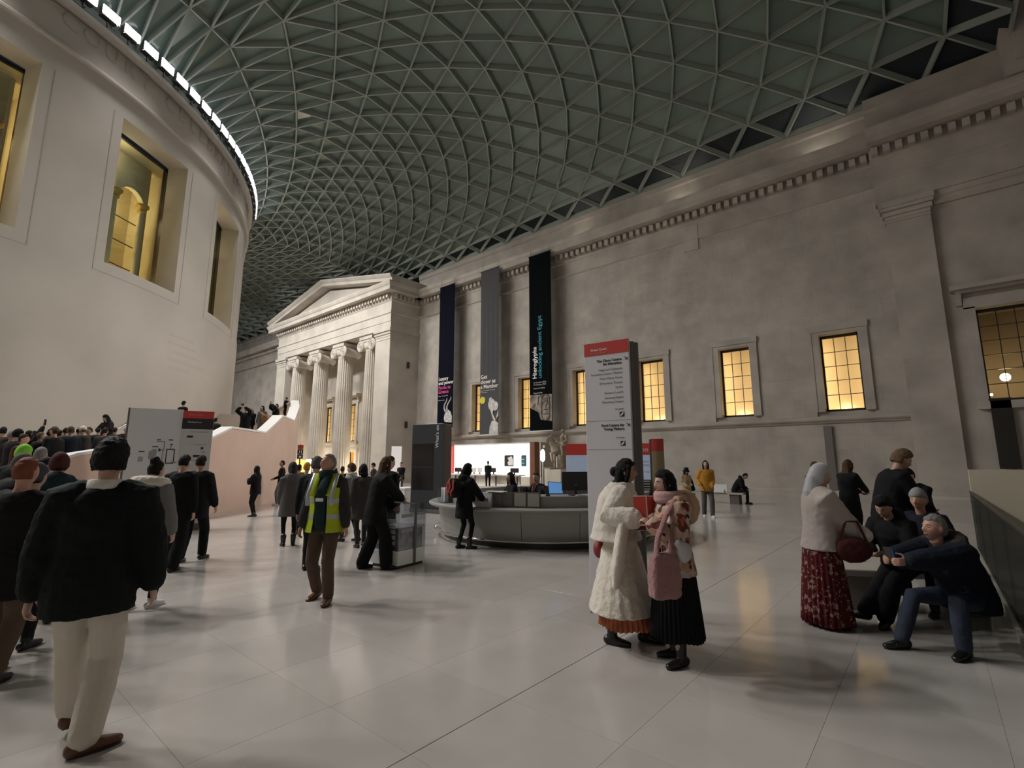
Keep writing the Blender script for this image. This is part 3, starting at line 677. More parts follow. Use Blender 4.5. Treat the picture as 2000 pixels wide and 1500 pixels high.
# ---- dark What's on totem
t, L = frame_thing('events_totem', "dark slate What's on totem standing left of the information desk", 'sign', (10.87, 13.73), (11.12, 12.40))
M_slate = mat('slate_panel', (.03, .038, .044), .35); M_slate2 = mat('slate_side', (.075, .06, .05), .4); M_screen = mat('dark_screen', (.012, .013, .015), .18)
MB().cham(0, L, 0, .06, .12, 2.96, .006).build('front_panel', M_slate, t); MB().cham(L * .0 + .04, L * .72, -.004, 0, .75, 2.3, .002).build('screen', M_screen, t)
MB().cham(.02, L + .02, .06, .44, 0, 2.95, .008).build('side_casing', M_slate2, t); MB().cham(L, L + .012, .0, .44, .1, 2.95, .004).build('side_trim', M_slate2, t); MB().cham(0, L, -.05, .06, 0, .12, .004).build('plinth', M_signside, t)
MB().box(L * .03, L * .72, -.006, -.004, 1.5, 1.52).build('screen_seam', M_slate, t)
put_text(t, "What's on", .185, M_whiteink, (L - .2, -.004, 2.14), ZD, (-1, 0, 0), 'LEFT', .001)
# ---- hanging banners
M_navy = mat('banner_navy', (.006, .007, .014), .9, spec=.05); M_bgrey = mat('banner_grey', (.085, .087, .093), .9, spec=.05, var=.1, vscale=.8, stretch=(.2, 3, .2)); M_black = mat('banner_black', (.004, .005, .006), .9, spec=.05)
M_magenta = mat('banner_magenta', (.62, .07, .28), .6); M_cyan = mat('banner_cyan', (.02, .30, .42), .6); M_yellow = mat('badge_yellow', (.62, .60, .06), .6)
M_marble = mat('marble_print', (.62, .60, .58), .7, var=.35, vscale=3); M_silver = mat('silver_print', (.62, .62, .60), .6, var=.4, vscale=5); M_relief = mat('relief_print', (.34, .29, .24), .7, var=.5, vscale=2.2, col2=(.08, .07, .06))
BXP = 26.08
def banner(name, label, xl, xr, ytop, ybot, m):
    yl = at_x(xl, ytop, BXP).y; yr = at_x(xr, ytop, BXP).y; zt = at_x(xl, ytop, BXP).z; zb = at_x(xl, ybot, BXP).z
    t = thing(name, label, 'banner', (BXP, yl, 0), -math.pi / 2); w = yl - yr; n = 24
    mb = MB(); rows = 10
    rings = []
    for k in range(rows + 1):
        z = zb + (zt - zb) * k / rows; r = []
        for i in range(n + 1): r.append((w * i / n, .012 * math.sin(i * 1.1 + k * .15) * math.sin(math.pi * k / rows), z))
        r += [(p[0], p[1] + .006, p[2]) for p in reversed(r)]
        rings.append(r)
    mb.loft(rings); mb.build('cloth', m, t)
    MB().tube([(-.06, 0, zt + .02), (w + .06, 0, zt + .02)], .035, 8).build('top_pole', M_dark, t); MB().tube([(0, 0, zb), (w, 0, zb)], .035, 8).build('bottom_bar', M_white, t)
    for x in (.15, w - .15): MB().tube([(x, 0, zt), (x, .05, zt + .55)], .012, 6).build('hanging_cord', M_dark, t)
    return t, w, zt, zb
def zpx(x, y): return at_x(x, y, BXP).z
t, w, zt, zb = banner('exhibition_banner', 'navy hanging banner reading Luxury and power Persia to Greece', 860, 889, 563, 838, M_navy)
put_text(t, 'Luxury\nand power', .40, M_whiteink, (.1, -.03, zpx(853, 745)), XD, ZD, 'LEFT', .002, bold=.008, line=.85)
put_text(t, 'Persia to\nGreece', .40, M_magenta, (.1, -.03, zpx(853, 762)), XD, ZD, 'LEFT', .002, bold=.008, line=.85)
put_text(t, '4 May - 13 August 2023', .12, M_signgrey, (.1, -.03, zpx(853, 776)), XD, ZD, 'LEFT', .002); put_text(t, 'Advance booking', .11, M_signgrey, (.1, -.03, zpx(853, 784)), XD, ZD, 'LEFT', .002)
z0 = zpx(870, 824); g_ = MB()
g_.prism([(1.0, z0), (1.72, z0 - .1), (1.75, z0 + .35), (1.6, z0 + .75), (1.3, z0 + .95), (1.0, z0 + .8), (.86, z0 + .5), (.84, z0 + .2), (.92, z0 + .02)], lambda a, b: (a, -.034, b), lambda a, b: (a, -.022, b))
g_.tube([(1.0, -.03, z0 + .8), (.84, -.03, z0 + 1.1), (.9, -.03, z0 + 1.4), (1.12, -.03, z0 + 1.65), (1.14, -.03, z0 + 1.85)], [.07, .06, .055, .045, .03], 8); g_.tube([(1.2, -.03, z0 + .85), (1.15, -.03, z0 + 1.15), (1.35, -.03, z0 + 1.5), (1.58, -.03, z0 + 1.75), (1.6, -.03, z0 + 1.9)], [.07, .06, .055, .045, .03], 8)
g_.build('animal_head_print', M_silver, t)
t, w, zt, zb = banner('membership_banner', 'grey hanging banner reading Get closer as a Member', 940, 975, 533, 850, M_bgrey)
put_text(t, 'Get\ncloser as\na Member', .42, M_whiteink, (.08, -.03, zpx(939, 741)), XD, ZD, 'LEFT', .002, bold=.007, line=.88)
put_text(t, 'Join now and get free entry\nto exhibitions', .13, M_signgrey, (.08, -.03, zpx(939, 765)), XD, ZD, 'LEFT', .002)
MB().prism([(.3 + .27 * math.cos(k * .393), zpx(944, 782) + .27 * math.sin(k * .393)) for k in range(16)], lambda a, b: (a, -.034, b), lambda a, b: (a, -.024, b)).build('badge', M_yellow, t)
z0 = zb + .05; f_ = MB()
f_.prism([(.98, z0), (w - .01, z0), (w - .01, z0 + .75), (1.55, z0 + .95), (1.25, z0 + .95), (1.03, z0 + .55)], lambda a, b: (a, -.034, b), lambda a, b: (a, -.022, b))
f_.prism([(1.08, z0 + 1.75), (1.35, z0 + 1.05), (1.55, z0 + .95), (w - .01, z0 + 1.3), (w - .01, z0 + 1.75), (1.72, z0 + 1.35), (1.6, z0 + 1.0), (1.3, z0 + 1.5), (1.4, z0 + 1.8), (1.2, z0 + 1.95)], lambda a, b: (a, -.04, b), lambda a, b: (a, -.024, b))
f_.ball((1.22, -.03, z0 + 2.12), (.36, .03, .42), 14, 8); f_.ball((1.1, -.03, z0 + 2.5), (.16, .025, .16), 10, 6); f_.ball((1.55, -.03, z0 + 2.0), (.3, .025, .35), 12, 6)
f_.build('crouching_statue_print', M_marble, t)
t, w, zt, zb = banner('hieroglyphs_banner', 'black hanging banner reading Hieroglyphs unlocking ancient Egypt', 1033, 1075, 503, 843, M_black)
put_text(t, 'Hieroglyphs', .46, M_whiteink, (.62, -.03, zpx(1040, 741)), ZD, (-1, 0, 0), 'LEFT', .002, bold=.01)
put_text(t, 'unlocking ancient Egypt', .46, M_cyan, (1.05, -.03, zpx(1040, 741)), ZD, (-1, 0, 0), 'LEFT', .002, bold=.006)
put_text(t, '13 October 2022 -\n19 February 2023', .15, M_signgrey, (.34, -.03, zpx(1040, 750)), XD, ZD, 'LEFT', .002); put_text(t, 'Advance booking', .14, M_signgrey, (.34, -.03, zpx(1040, 761)), XD, ZD, 'LEFT', .002); put_text(t, 'Supported by', .14, M_signgrey, (.34, -.03, zpx(1040, 770)), XD, ZD, 'LEFT', .002)
z0 = zb; MB().prism([(.02, z0 + 1.6), (.75, z0 + 1.25), (.95, z0 + .75), (w - .02, z0 + .6), (w - .02, z0 + 2.4), (.02, z0 + 2.45)], lambda a, b: (a, -.028, b), lambda a, b: (a, -.02, b)).build('carved_stone_print', M_relief, t)
r_ = MB(); cx, hw_, za, zc = 1.36, .32, z0 + 1.0, z0 + 2.1
pts = [(cx + hw_ * math.cos(math.pi * k / 8), zc + hw_ * math.sin(math.pi * k / 8)) for k in range(9)] + [(cx - hw_ * math.cos(math.pi * k / 8), za - hw_ * math.sin(math.pi * k / 8)) for k in range(9)]
pts.append(pts[0]); r_.tube([(a, -.035, b) for a, b in pts], .03, 6)
for pl in (((1.2, z0 + 2.1), (1.42, z0 + 2.12)), ((1.2, z0 + 1.95), (1.45, z0 + 1.98)), ((1.5, z0 + 2.2), (1.5, z0 + 1.9), (1.38, z0 + 1.6), (1.36, z0 + 1.4)), ((1.18, z0 + 1.4), (1.5, z0 + 1.4)), ((1.2, z0 + 1.1), (1.52, z0 + 1.12)), ((.78, z0 + 2.3), (.74, z0 + 2.0), (.72, z0 + 1.75)), ((.5, z0 + 1.85), (.35, z0 + 1.6))): r_.tube([(a, -.035, b) for a, b in pl], .028, 6)
r_.build('cartouche_print', mat('relief_line', (.09, .075, .06), .7), t)
# ---- round information desk
DKC = (9.9, 7.3)
def dk(phi, r, z=0.): return Vector((DKC[0] + r * math.cos(R_(phi)), DKC[1] + r * math.sin(R_(phi)), z))
def dk_px(px, r, z=1.0):
    best = min((abs(proj(dk(p, r, z))[0] - px), p) for p in np.arange(150, 290, .5)); return best[1]
desk = thing('information_desk', 'round grey information desk with dark plinth and metal foot rail', 'desk', (DKC[0], DKC[1], 0))
M_deskf = mat('desk_front', (.30, .305, .285), .35); M_deskt = mat('desk_top', (.27, .26, .25), .4); M_chrome = mat('foot_rail', (.6, .6, .58), .18, metal=1.)
def ringmesh(prof, a0, a1, n): return MB().loft([[(r * math.cos(R_(a0 + (a1 - a0) * k / n)), r * math.sin(R_(a0 + (a1 - a0) * k / n)), z) for r, z in prof] for k in range(n + 1)])
for k in range(14):
    a0 = 360 / 14 * k; ringmesh([(2.42, .12), (2.5, .12), (2.58, .70), (2.5, .70)], a0 + .12, a0 + 360 / 14 - .12, 5).build('front_panel', M_deskf, desk, smooth=True, ang=40)
ringmesh([(2.2, 0), (2.44, 0), (2.44, .12), (2.2, .12)], 0, 360, 64).build('plinth', M_dark, desk)
ringmesh([(2.45, .70), (2.76, .70), (2.8, .73), (2.8, .76), (2.76, .78), (2.45, .78)], 0, 360, 72).build('ledge', M_deskt, desk)
ringmesh([(2.38, .78), (2.44, .78), (2.44, .99), (2.38, .99)], 0, 360, 72).build('riser', M_deskf, desk)
ringmesh([(1.75, .96), (2.46, .96), (2.46, 1.0), (1.75, 1.0)], 0, 360, 72).build('worktop', M_deskt, desk)
ringmesh([(1.75, 0.02), (1.8, 0.02), (1.8, .96), (1.75, .96)], 60, 350, 60).build('inner_panel', M_deskf, desk)
MB().tube([(2.66 * math.cos(R_(k * 5)), 2.66 * math.sin(R_(k * 5)), .16) for k in range(73)], .022, 8, caps=False).build('foot_rail', M_chrome, desk, smooth=True)
for k in range(18): a = R_(k * 20); MB().tube([(2.46 * math.cos(a), 2.46 * math.sin(a), .14), (2.66 * math.cos(a), 2.66 * math.sin(a), .16)], .012, 6).build('rail_bracket', M_chrome, desk)
def on_desk(name, label, cat, px, r, z, group=None):
    p = dk_px(px, r, z); v = dk(p, r, z); return thing(name, label, cat, v, R_(p) - math.pi / 2, group)
# local frame of things on the desk: +y outwards to the visitors, x along the ring
M_leaf = mat('leaflet_paper', (.62, .62, .64), .6); M_leaf2 = mat('leaflet_grey', (.33, .31, .28), .6); M_acr = glass_mat('acrylic', (.86, .88, .9), .12, .05)
t = on_desk('leaflet_display', 'dark display board with two grey notices on the desk in front of the seated staff', 'display', 1015, 2.5, .78)
MB().cham(-.4, .4, -.05, 0, 0, .30, .006).build('backing_board', M_slate2, t)
for x, m in ((-.27, M_leaf2), (0, M_leaf2), (.27, M_signside)): MB().cham(x - .115, x + .115, 0, .006, .03, .28, .002).build('notice', m, t)
t = on_desk('leaflet_stand', 'clear leaflet stand with white leaflets at the left end of the desk', 'stand', 868, 2.55, .78)
MB().box(-.2, .2, -.1, .1, 0, .02).build('base', M_acr, t); MB().box(-.2, .2, .09, .1, .02, .3).build('front', M_acr, t); MB().box(-.2, .2, -.1, -.09, .02, .36).build('back', M_signside, t)
for x in (-.08, .08): MB().box(x - .06, x + .06, -.04, .04, .02, .32).build('leaflet_stack', M_leaf, t)
for px, sz in ((925, .11), (938, .13), (952, .11)):
    t = on_desk('leaflet_holder', {925: 'small white leaflet holder on the desk by the visitor with the red backpack', 938: 'middle of three white leaflet holders by the visitor at the desk', 952: 'right of three white leaflet holders by the visitor at the desk'}[px], 'leaflets', px, 2.55, .78)
    MB().prism([(-.08, 0), (.08, 0), (.02, .27), (-.02, .27)], lambda a, b: (-sz, a, b), lambda a, b: (sz, a, b)).build('leaflet', M_leaf, t)
    MB().box(-sz * .4, sz * .4, .052, .056, .08, .17).build('print', M_inkgrey, t)
t = on_desk('desk_tray', 'dark curved tray block on the desk beside the leaflet holders', 'tray', 967, 2.5, .78)
MB().cham(-.17, .17, -.12, .05, 0, .29, .03).build('body', M_signside, t); MB().cham(-.2, .2, -.14, .07, .29, .31, .01).build('lid', M_cream, t)
t = on_desk('monitor', 'black computer monitor standing on the information desk', 'monitor', 1124, 2.15, 1.0)
MB().cham(-.29, .29, -.03, .02, .1, .47, .012).build('housing', M_dark, t); MB().tube([(0, .01, 0), (0, .01, .14)], .03, 10).build('neck', M_dark, t); MB().cham(-.13, .13, -.09, .09, 0, .02, .006).build('foot', M_dark, t); MB().box(-.03, .03, .02, .024, .2, .212).build('badge', M_inkgrey, t)
M_blue = mat('screen_glow', (.05, .2, .5), emit=(.2, .45, .9), estr=.4)
t = on_desk('tablet_screen', 'small blue glowing screen on the desk beside the black monitor', 'screen', 1086, 1.9, 1.0)
MB().prism([(-.15, .02), (.15, .02), (.17, .27), (-.13, .25)], lambda a, b: (a, .0, b), lambda a, b: (a, .02, b)).build('housing', M_dark, t); MB().prism([(-.14, .03), (.14, .03), (.16, .26), (-.12, .24)], lambda a, b: (a, .022, b), lambda a, b: (a, .026, b)).build('display', M_blue, t)
M_orange = mat('orange_glow', (.6, .2, .06), emit=(1, .35, .12), estr=.9)
t = on_desk('desk_lamp_pad', 'flat orange glowing pad on the desk in front of the seated staff', 'pad', 1032, 2.3, 1.0); MB().cham(-.16, .16, -.1, .1, 0, .02, .006).build('pad', M_orange, t)
t = on_desk('desk_barcode_reader', 'dark handheld scanner leaning on the desk beside the monitor', 'scanner', 1065, 2.3, 1.0); MB().tube([(-.06, 0, .02), (.05, 0, .17)], [.02, .028], 8).build('grip', M_dark, t); MB().cham(-.09, .0, -.04, .04, 0, .03, .01).build('cradle', M_dark, t)
t = on_desk('papers', 'loose white papers lying on the desk in front of the monitor', 'papers', 1136, 2.32, 1.0); MB().box(-.1, .1, -.07, .07, 0, .012).build('sheet', M_leaf, t); MB().box(-.06, .12, -.05, .08, .012, .02).build('sheet', M_leaf, t)
# ---- information backdrop behind the desk
t, L = frame_thing('information_backdrop', 'backlit pale blue panel with red Information header behind the desk', 'sign', (10.36, 6.98), (11.36, 5.22))
M_lightbox = mat('lightbox_blue', (.42, .50, .62), emit=(.55, .68, .9), estr=.16)
MB().cham(0, L, 0, .1, 0, 1.25, .006).build('base_panel', M_signside, t); MB().cham(0, L, 0, .1, 1.25, 1.84, .004).build('lit_panel', M_lightbox, t); MB().cham(-.01, L, -.01, .1, 1.84, 2.12, .004).build('header', mat('sign_red_lit', (.55, .05, .04), emit=(.8, .08, .05), estr=.06), t)
put_text(t, 'Information', .17, M_whiteink, (L - .03, -.012, 1.92), XD, ZD, 'RIGHT', .001, bold=.002)
put_text(t, 'the Great Court\nnext city stop', .085, M_inkgrey, (L - .02, -.002, 1.66), XD, ZD, 'RIGHT', .001); put_text(t, 'Ask here for help', .06, M_inkgrey, (L - .02, -.002, 1.42), XD, ZD, 'RIGHT', .001)
for k in range(4): MB().box(L - .45, L - .03, -.05, -.002, 1.02 + k * .06, 1.04 + k * .06).build('leaflet_rack', M_leaf, t)
MB().cham(L, L + .04, -.02, .3, 0, 2.22, .006).build('end_post', M_signside, t)
MB().loft([[(L + .04 + .3 * q / 6, -.02 - .05 * math.sin(math.pi * q / 6) + .06 * q / 6, z) for q in range(7)] + [(L + .34, .28, z), (L + .04, .28, z)] for z in (0, 1.93)]).build('end_pillar', mat('pillar_tan', (.30, .235, .14), .5), t)
MB().loft([[(L + .04 + .3 * q / 6, -.022 - .05 * math.sin(math.pi * q / 6) + .06 * q / 6, z) for q in range(7)] + [(L + .34, .28, z), (L + .04, .28, z)] for z in (1.93, 2.23)]).build('pillar_cap', M_red, t)
# ---- lit white kiosk under the windows
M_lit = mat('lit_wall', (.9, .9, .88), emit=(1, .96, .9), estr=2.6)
k_ = thing('ticket_kiosk', 'brightly lit white ticket kiosk against the stone wall under the banners', 'kiosk', (25.9, 23.75, 0))
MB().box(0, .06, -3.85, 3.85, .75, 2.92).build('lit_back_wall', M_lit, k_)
M_brown = mat('kiosk_brown', (.22, .09, .05), .5)
mb = MB(); mb.box(-.7, .3, -4.35, -3.95, 0, 2.98); mb.build('side_wall', M_brown, k_); mb = MB(); mb.box(-.7, .3, 3.95, 4.35, 0, 2.98); mb.build('side_wall', M_red, k_)
MB().box(.06, .9, -3.95, 3.95, 0, 3.0).build('housing', M_cream, k_); MB().box(-.02, .06, -3.9, 3.9, 2.92, 3.02).build('canopy', M_white, k_)
MB().box(-.04, .02, -3.9, 3.9, 0, .75).build('lower_panel', M_cream, k_)
MB().cham(-1.75, -1.05, -3.9, 3.9, .82, .9, .01).build('counter_top', M_white, k_)
MB().box(-1.5, -1.4, -3.8, 3.8, .28, .82).build('counter_front', M_cream, k_)
for y in (-3.7, -1.9, 0, 1.9, 3.7): MB().box(-1.7, -1.64, y - .03, y + .03, 0, .82).build('counter_leg', M_dark, k_)
for (x0, x1, kind) in ((985, 1003, 0), (1018, 1028, 1)):
    pa = at_x(x0, 889, 25.88); pb = at_x(x1, 911, 25.88)
    t = thing('poster', ('black and white poster on the lit kiosk wall', 'dark teal poster on the lit kiosk wall')[kind], 'poster', (25.89, (pa.y + pb.y) / 2, pb.z)); w = abs(pa.y - pb.y) / 2; h = pa.z - pb.z
    MB().box(-.012, 0, -w, w, 0, h).build('sheet', (M_ink, mat('poster_teal', (.03, .12, .15), .5))[kind], t)
    if kind == 0: MB().prism([(-w * .9, h * .1), (w * .1, h * .1), (w * .3, h * .35), (0, h * .5), (w * .3, h * .75), (-w * .6, h * .9), (-w * .9, h * .6)], lambda a, b: (-.016, a, b), lambda a, b: (-.012, a, b)).build('print', M_whiteink, t)
    else:
        for q in range(5): MB().box(-.016, -.012, -w * .3, w * .8, h * (.1 + .16 * q), h * (.16 + .16 * q)).build('print', M_whiteink if q % 2 else M_cyan, t)
for n_, px in enumerate((895, 915, 926, 937, 964, 1005)):
    p = at_x(px, 925, 24.5)
    t = thing('till_screen', ['leftmost dark till screen on the kiosk counter', 'second till screen from the left on the kiosk counter', 'small box on the kiosk counter left of the attendant', 'till screen just left of the kiosk attendant', 'till screen just right of the kiosk attendant', 'wide dark till at the right of the kiosk counter'][n_], 'till', (24.5, p.y, .9))
    hw_ = .34 if n_ in (0, 5) else .2
    MB().cham(-.04, .04, -hw_, hw_, .12, .42, .01).build('display', M_dark if n_ in (0, 1, 4, 5) else M_cream, t); MB().box(-.03, .03, -.04, .04, 0, .14).build('stem', M_dark, t); MB().box(-.12, .12, -.14, .14, 0, .02).build('foot', M_dark, t)
lo = add_light('AREA', 'kiosk_light', (25.2, 23.75, 2.85), 110, (1, .95, .88), (25.0, 23.75, 0), .5, 7.0)
# lamp on a stem beside the kiosk
p = at_dist(1060, 900, 24.6); t = thing('stem_lamp', 'slim standing lamp with a white glowing bulb beside the rider statue', 'lamp', (p.x, p.y, 0))
MB().tube([(0, 0, 0), (0, 0, 1.75)], .03, 8).build('stem', M_white, t); MB().lathe([(.02, 1.7), (.1, 1.78), (.12, 1.95), (.1, 2.2), (.05, 2.3), (.01, 2.32)], n=14).build('bulb', mat('stem_bulb', (1, .95, .9), emit=(1, .92, .82), estr=6), t, smooth=True); MB().lathe([(.2, 0), (.2, .03), (.03, .05)], n=16).build('foot', M_white, t)
# interpretation board behind statue
p = at_dist(1071, 880, 26.6); t = thing('interpretation_board', 'dark brown notice board standing behind the rider statue', 'board', (p.x, p.y, 0), -math.pi / 2 - .1)
MB().box(-.55, .55, 0, .05, .9, 2.75).build('panel', mat('board_brown', (.085, .07, .05), .5), t); MB().box(-.62, -.55, -.02, .07, 0, 2.78).build('post', M_cream, t); MB().box(.55, .62, -.02, .07, 0, 2.78).build('post', M_cream, t); MB().box(-.4, -.25, -.01, 0, 2.45, 2.6).build('emblem', M_cream, t)
# small wayfinding sign near the portico, white light column, notice stand
p = at_dist(586, 890, 36); t = thing('pictogram_sign', 'narrow red and black pictogram sign at the end of the stair wall', 'sign', (p.x, p.y, 0), -YAW + R_(23))
zt = at_dist(586, 869, 36).z; zb = at_dist(586, 896, 36).z; h = zt - zb
MB().box(-.18, .18, 0, .1, zb + h * .7, zt).build('header', M_red, t); MB().box(-.18, .18, 0, .1, zb + h * .35, zb + h * .68).build('panel', M_ink, t); MB().box(-.18, .18, 0, .1, zb, zb + h * .33).build('panel', M_ink, t); MB().tube([(0, .05, 0), (0, .05, zt)], .04, 8).build('post', M_dark, t)
for x in (-.07, .05): MB().box(x, x + .05, -.004, 0, zb + h * .43, zb + h * .6).build('pictogram', M_whiteink, t)
MB().box(-.07, .08, -.004, 0, zb + h * .08, zb + h * .22).build('pictogram', M_whiteink, t)
p = at_dist(774, 900, 31); t = thing('light_column', 'tall plain white light column in front of the portico flank', 'column', (p.x, p.y, 0), -YAW + R_(13)); zt = at_dist(774, 872, 31).z
MB().cham(-.3, .3, -.3, .3, 0, zt, .01).build('column_body', mat('light_column_white', (.8, .77, .75), .4, emit=(1, .93, .9), estr=.32), t); MB().box(-.32, .32, -.32, .32, 0, .06).build('column_foot', M_white, t)
p = at_z(765, 1000); t = thing('notice_stand', 'pale upright notice stand behind the woman at the donation box', 'stand', (p.x, p.y, 0), -YAW + R_(13))
hz = at_dist(765, 921, math.hypot(p.x, p.y)).z
MB().cham(-.19, .19, -.02, .02, .05, hz, .004).build('panel', M_leaf, t); MB().cham(-.22, .22, -.15, .15, 0, .05, .01).build('foot', M_white, t); MB().box(-.1, .08, -.024, -.02, hz - .22, hz - .14).build('print', M_pinkink, t); MB().box(-.14, -.12, -.024, -.02, hz - .7, hz - .4).build('print', M_inkgrey, t)
p = at_z(792, 995); t = thing('white_bin', 'plain white box bin beyond the donation box', 'bin', (p.x, p.y, 0), .2); MB().cham(-.4, .4, -.3, .3, 0, .72, .02).build('bin_body', M_white, t); MB().cham(-.42, .42, -.32, .32, .72, .78, .01).build('bin_lid', M_white, t); MB().box(-.02, .02, -.305, -.3, .3, .5).build('slot', M_inkgrey, t)
# stanchions by the portico flank
for (px, py, lab) in ((783, 975, 'black barrier post beside the man standing by the flank wall'), (648, 958, 'dark barrier post in front of the portico columns')):
    p = at_z(px, py - 6); t = thing('barrier_post', lab, 'post', (p.x, p.y, 0)); MB().tube([(0, 0, .02), (0, 0, .95)], .04, 10).build('pole', M_dark, t); MB().lathe([(.17, 0), (.17, .03), (.04, .05)], n=16).build('base', M_dark, t); MB().ball((0, 0, .98), .05, 10, 6).build('cap', M_dark, t, smooth=True)
for z in (4.55, 9.7): 
    t = thing('wall_lamp', ('upper' if z > 6 else 'lower') + ' small black wall lamp on the flank of the portico', 'lamp', (PX + 1.9, PC - HW - .02, z)); MB().cham(-.1, .1, -.16, .0, 0, .55, .02).build('lamp_body', M_dark, t); MB().box(-.05, .05, -.02, .02, .2, .35).build('mount', M_dark, t)
# lit ticket corner with amber light near the door
p = at_dist(605, 905, 38); t = thing('amber_stall', 'small amber lit stall by the portico door', 'stall', (p.x, p.y, 0), -YAW + R_(22)); M_ambl = mat('amber_light', (.8, .5, .15), emit=(1, .62, .16), estr=1.3)
MB().box(-.9, -.25, 0, .1, 1.0, 1.85).build('lit_panel', M_ambl, t); MB().box(-.25, .1, -.1, .1, .8, 1.9).build('lit_panel', mat('amber_light_strong', (1, .8, .4), emit=(1, .8, .4), estr=2.2), t); MB().box(.1, 1.2, 0, .1, 1.5, 2.0).build('dark_panel', M_slate2, t); MB().box(-.95, 1.2, .05, .2, 0, 1.0).build('base', M_slate2, t)
# ---- statue of horse and rider on a plinth
p_ = thing('statue_plinth', 'pale square stone plinth under the horse and rider statue', 'plinth', (21.0, 14.3, 0))
MB().cham(-1.0, 1.0, -.5, .5, .1, 1.33, .015).build('plinth_block', mat('plinth_stone', (.62, .58, .5), .6), p_); MB().cham(-1.06, 1.06, -.56, .56, 0, .1, .02).build('plinth_base', MATS['plinth_stone'], p_)
st_ = thing('rider_statue', 'carved stone horse and rider statue standing on the square plinth', 'statue', (21.0, 14.3, 1.33), R_(150))
M_stat = mat('statue_stone', (.33, .27, .205), .7, var=.3, vscale=4, bump=.2, bscale=25)
MB().cham(-.95, .95, -.42, .42, 0, .08, .02).build('statue_base', M_stat, st_)
REMESH = []
def organic(o, vox, smooth=3, disp=0., dscale=.1):
    m = o.modifiers.new('r', 'REMESH'); m.mode = 'VOXEL'; m.voxel_size = vox; m.use_smooth_shade = True
    if smooth: s = o.modifiers.new('s', 'SMOOTH'); s.iterations = smooth; s.factor = .5
    if disp:
        key = 'fold%.2f' % dscale; tx = bpy.data.textures.get(key) or bpy.data.textures.new(key, 'CLOUDS'); tx.noise_scale = dscale
        d = o.modifiers.new('d', 'DISPLACE'); d.texture = tx; d.strength = disp; d.mid_level = .5; d.texture_coords = 'LOCAL'
    REMESH.append(o); return o
h = MB()        # +x is forward
h.tube([(-.55, 0, .98), (-.3, 0, .98), (.05, 0, .95), (.4, 0, 1.02), (.55, 0, 1.08)], [(.2, .22), (.25, .27), (.24, .26), (.25, .29), (.18, .24)], 14)
h.tube([(.48, 0, 1.12), (.66, 0, 1.38), (.74, 0, 1.56)], [(.14, .24), (.11, .18), (.09, .13)], 12); h.tube([(.7, 0, 1.62), (.86, 0, 1.5), (1.0, 0, 1.34)], [(.085, .12), (.075, .095), (.055, .06)], 10)
for s in (-1, 1): h.tube([(.68, s * .05, 1.68), (.66, s * .06, 1.8)], [.035, .012], 6)
for (x, y, pts) in ((0, 0, [(-.5, .13, .9), (-.62, .14, .55), (-.52, .14, .3), (-.56, .14, .08)]), (0, 0, [(-.42, -.13, .9), (-.5, -.14, .55), (-.36, -.14, .3), (-.38, -.14, .08)]), (0, 0, [(.42, -.13, .9), (.46, -.13, .5), (.44, -.13, .1)]), (0, 0, [(.45, .13, .9), (.78, .14, .78), (.72, .14, .45), (.66, .14, .36)])): h.tube(pts, [.13, .075, .055, .06][:len(pts)] if len(pts) == 4 else [.13, .065, .06], 8)
h.tube([(-.6, 0, 1.1), (-.78, 0, .9), (-.8, 0, .5)], [.05, .08, .04], 8); h.tube([(.02, 0, .08), (.04, 0, .85)], [(.14, .12), (.17, .13)], 10)
organic(h.build('horse', M_stat, st_, smooth=True), .028, 2)
r = MB(); r.tube([(-.05, 0, 1.2), (-.04, 0, 1.4), (-.02, 0, 1.65), (0, 0, 1.78)], [(.2, .15), (.17, .12), (.22, .14), (.09, .08)], 12); r.ball((.02, 0, 1.93), (.105, .085, .125), 12, 9); r.ball((.12, 0, 1.91), (.025, .02, .035), 6, 5)
for s in (-1, 1):
    r.tube([(0, s * .14, 1.25), (.26, s * .29, 1.12), (.2, s * .32, .72), (.28, s * .33, .66)], [.12, .095, .06, .04], 8); r.tube([(-.02, s * .23, 1.68), (-.04, s * .3, 1.45), (.16, s * .2, 1.3)], [.07, .06, .045], 8)
organic(r.build('rider', M_stat, st_, smooth=True), .024, 2)
# ---- donation box
A = Vector((4.98, 6.55)); B = Vector((5.60, 6.64)); t = thing('donation_box', 'clear acrylic donation box with white base and dark strap', 'donation box', (A.x, A.y, 0), math.atan2(B.y - A.y, B.x - A.x)); w = (B - A).length; dp = .62
MB().cham(0, w, 0, dp, .05, .27, .008).build('base', M_white, t); MB().box(.03, w - .03, .03, dp - .03, 0, .05).build('foot', M_dark, t)
for (x0, x1, y0, y1) in ((0, w, 0, .008), (0, w, dp - .008, dp), (0, .008, .008, dp - .008), (w - .008, w, .008, dp - .008)): MB().box(x0, x1, y0, y1, .27, .97).build('acrylic_side', M_acr, t, fix=False)
MB().box(0, w, 0, dp, .97, .98).build('lid', M_acr, t)
MB().box(w * .55, w * .55 + .05, -.012, 0, .05, .99).build('strap', M_signside, t); MB().box(w * .55, w * .55 + .05, -.012, dp + .01, .98, .992).build('strap', M_signside, t)
M_notes = mat('bank_notes', (.42, .41, .44), .6, var=.5, vscale=9)
MB().cham(.03, w - .03, .03, dp - .03, .275, .62, .02).build('banknote_heap', M_notes, t)
for i in range(2):
    for j in range(5): MB().box(-.006, -.001, .08 + i * .25, .28 + i * .25, .36 + j * .085, .42 + j * .085).build('slot_label', mat('slot_label', (.5, .5, .53), .3), t)
for z in (.55, .78): MB().box(.05, w * .5, -.004, -.001, z, z + .05).build('print', M_inkgrey, t)
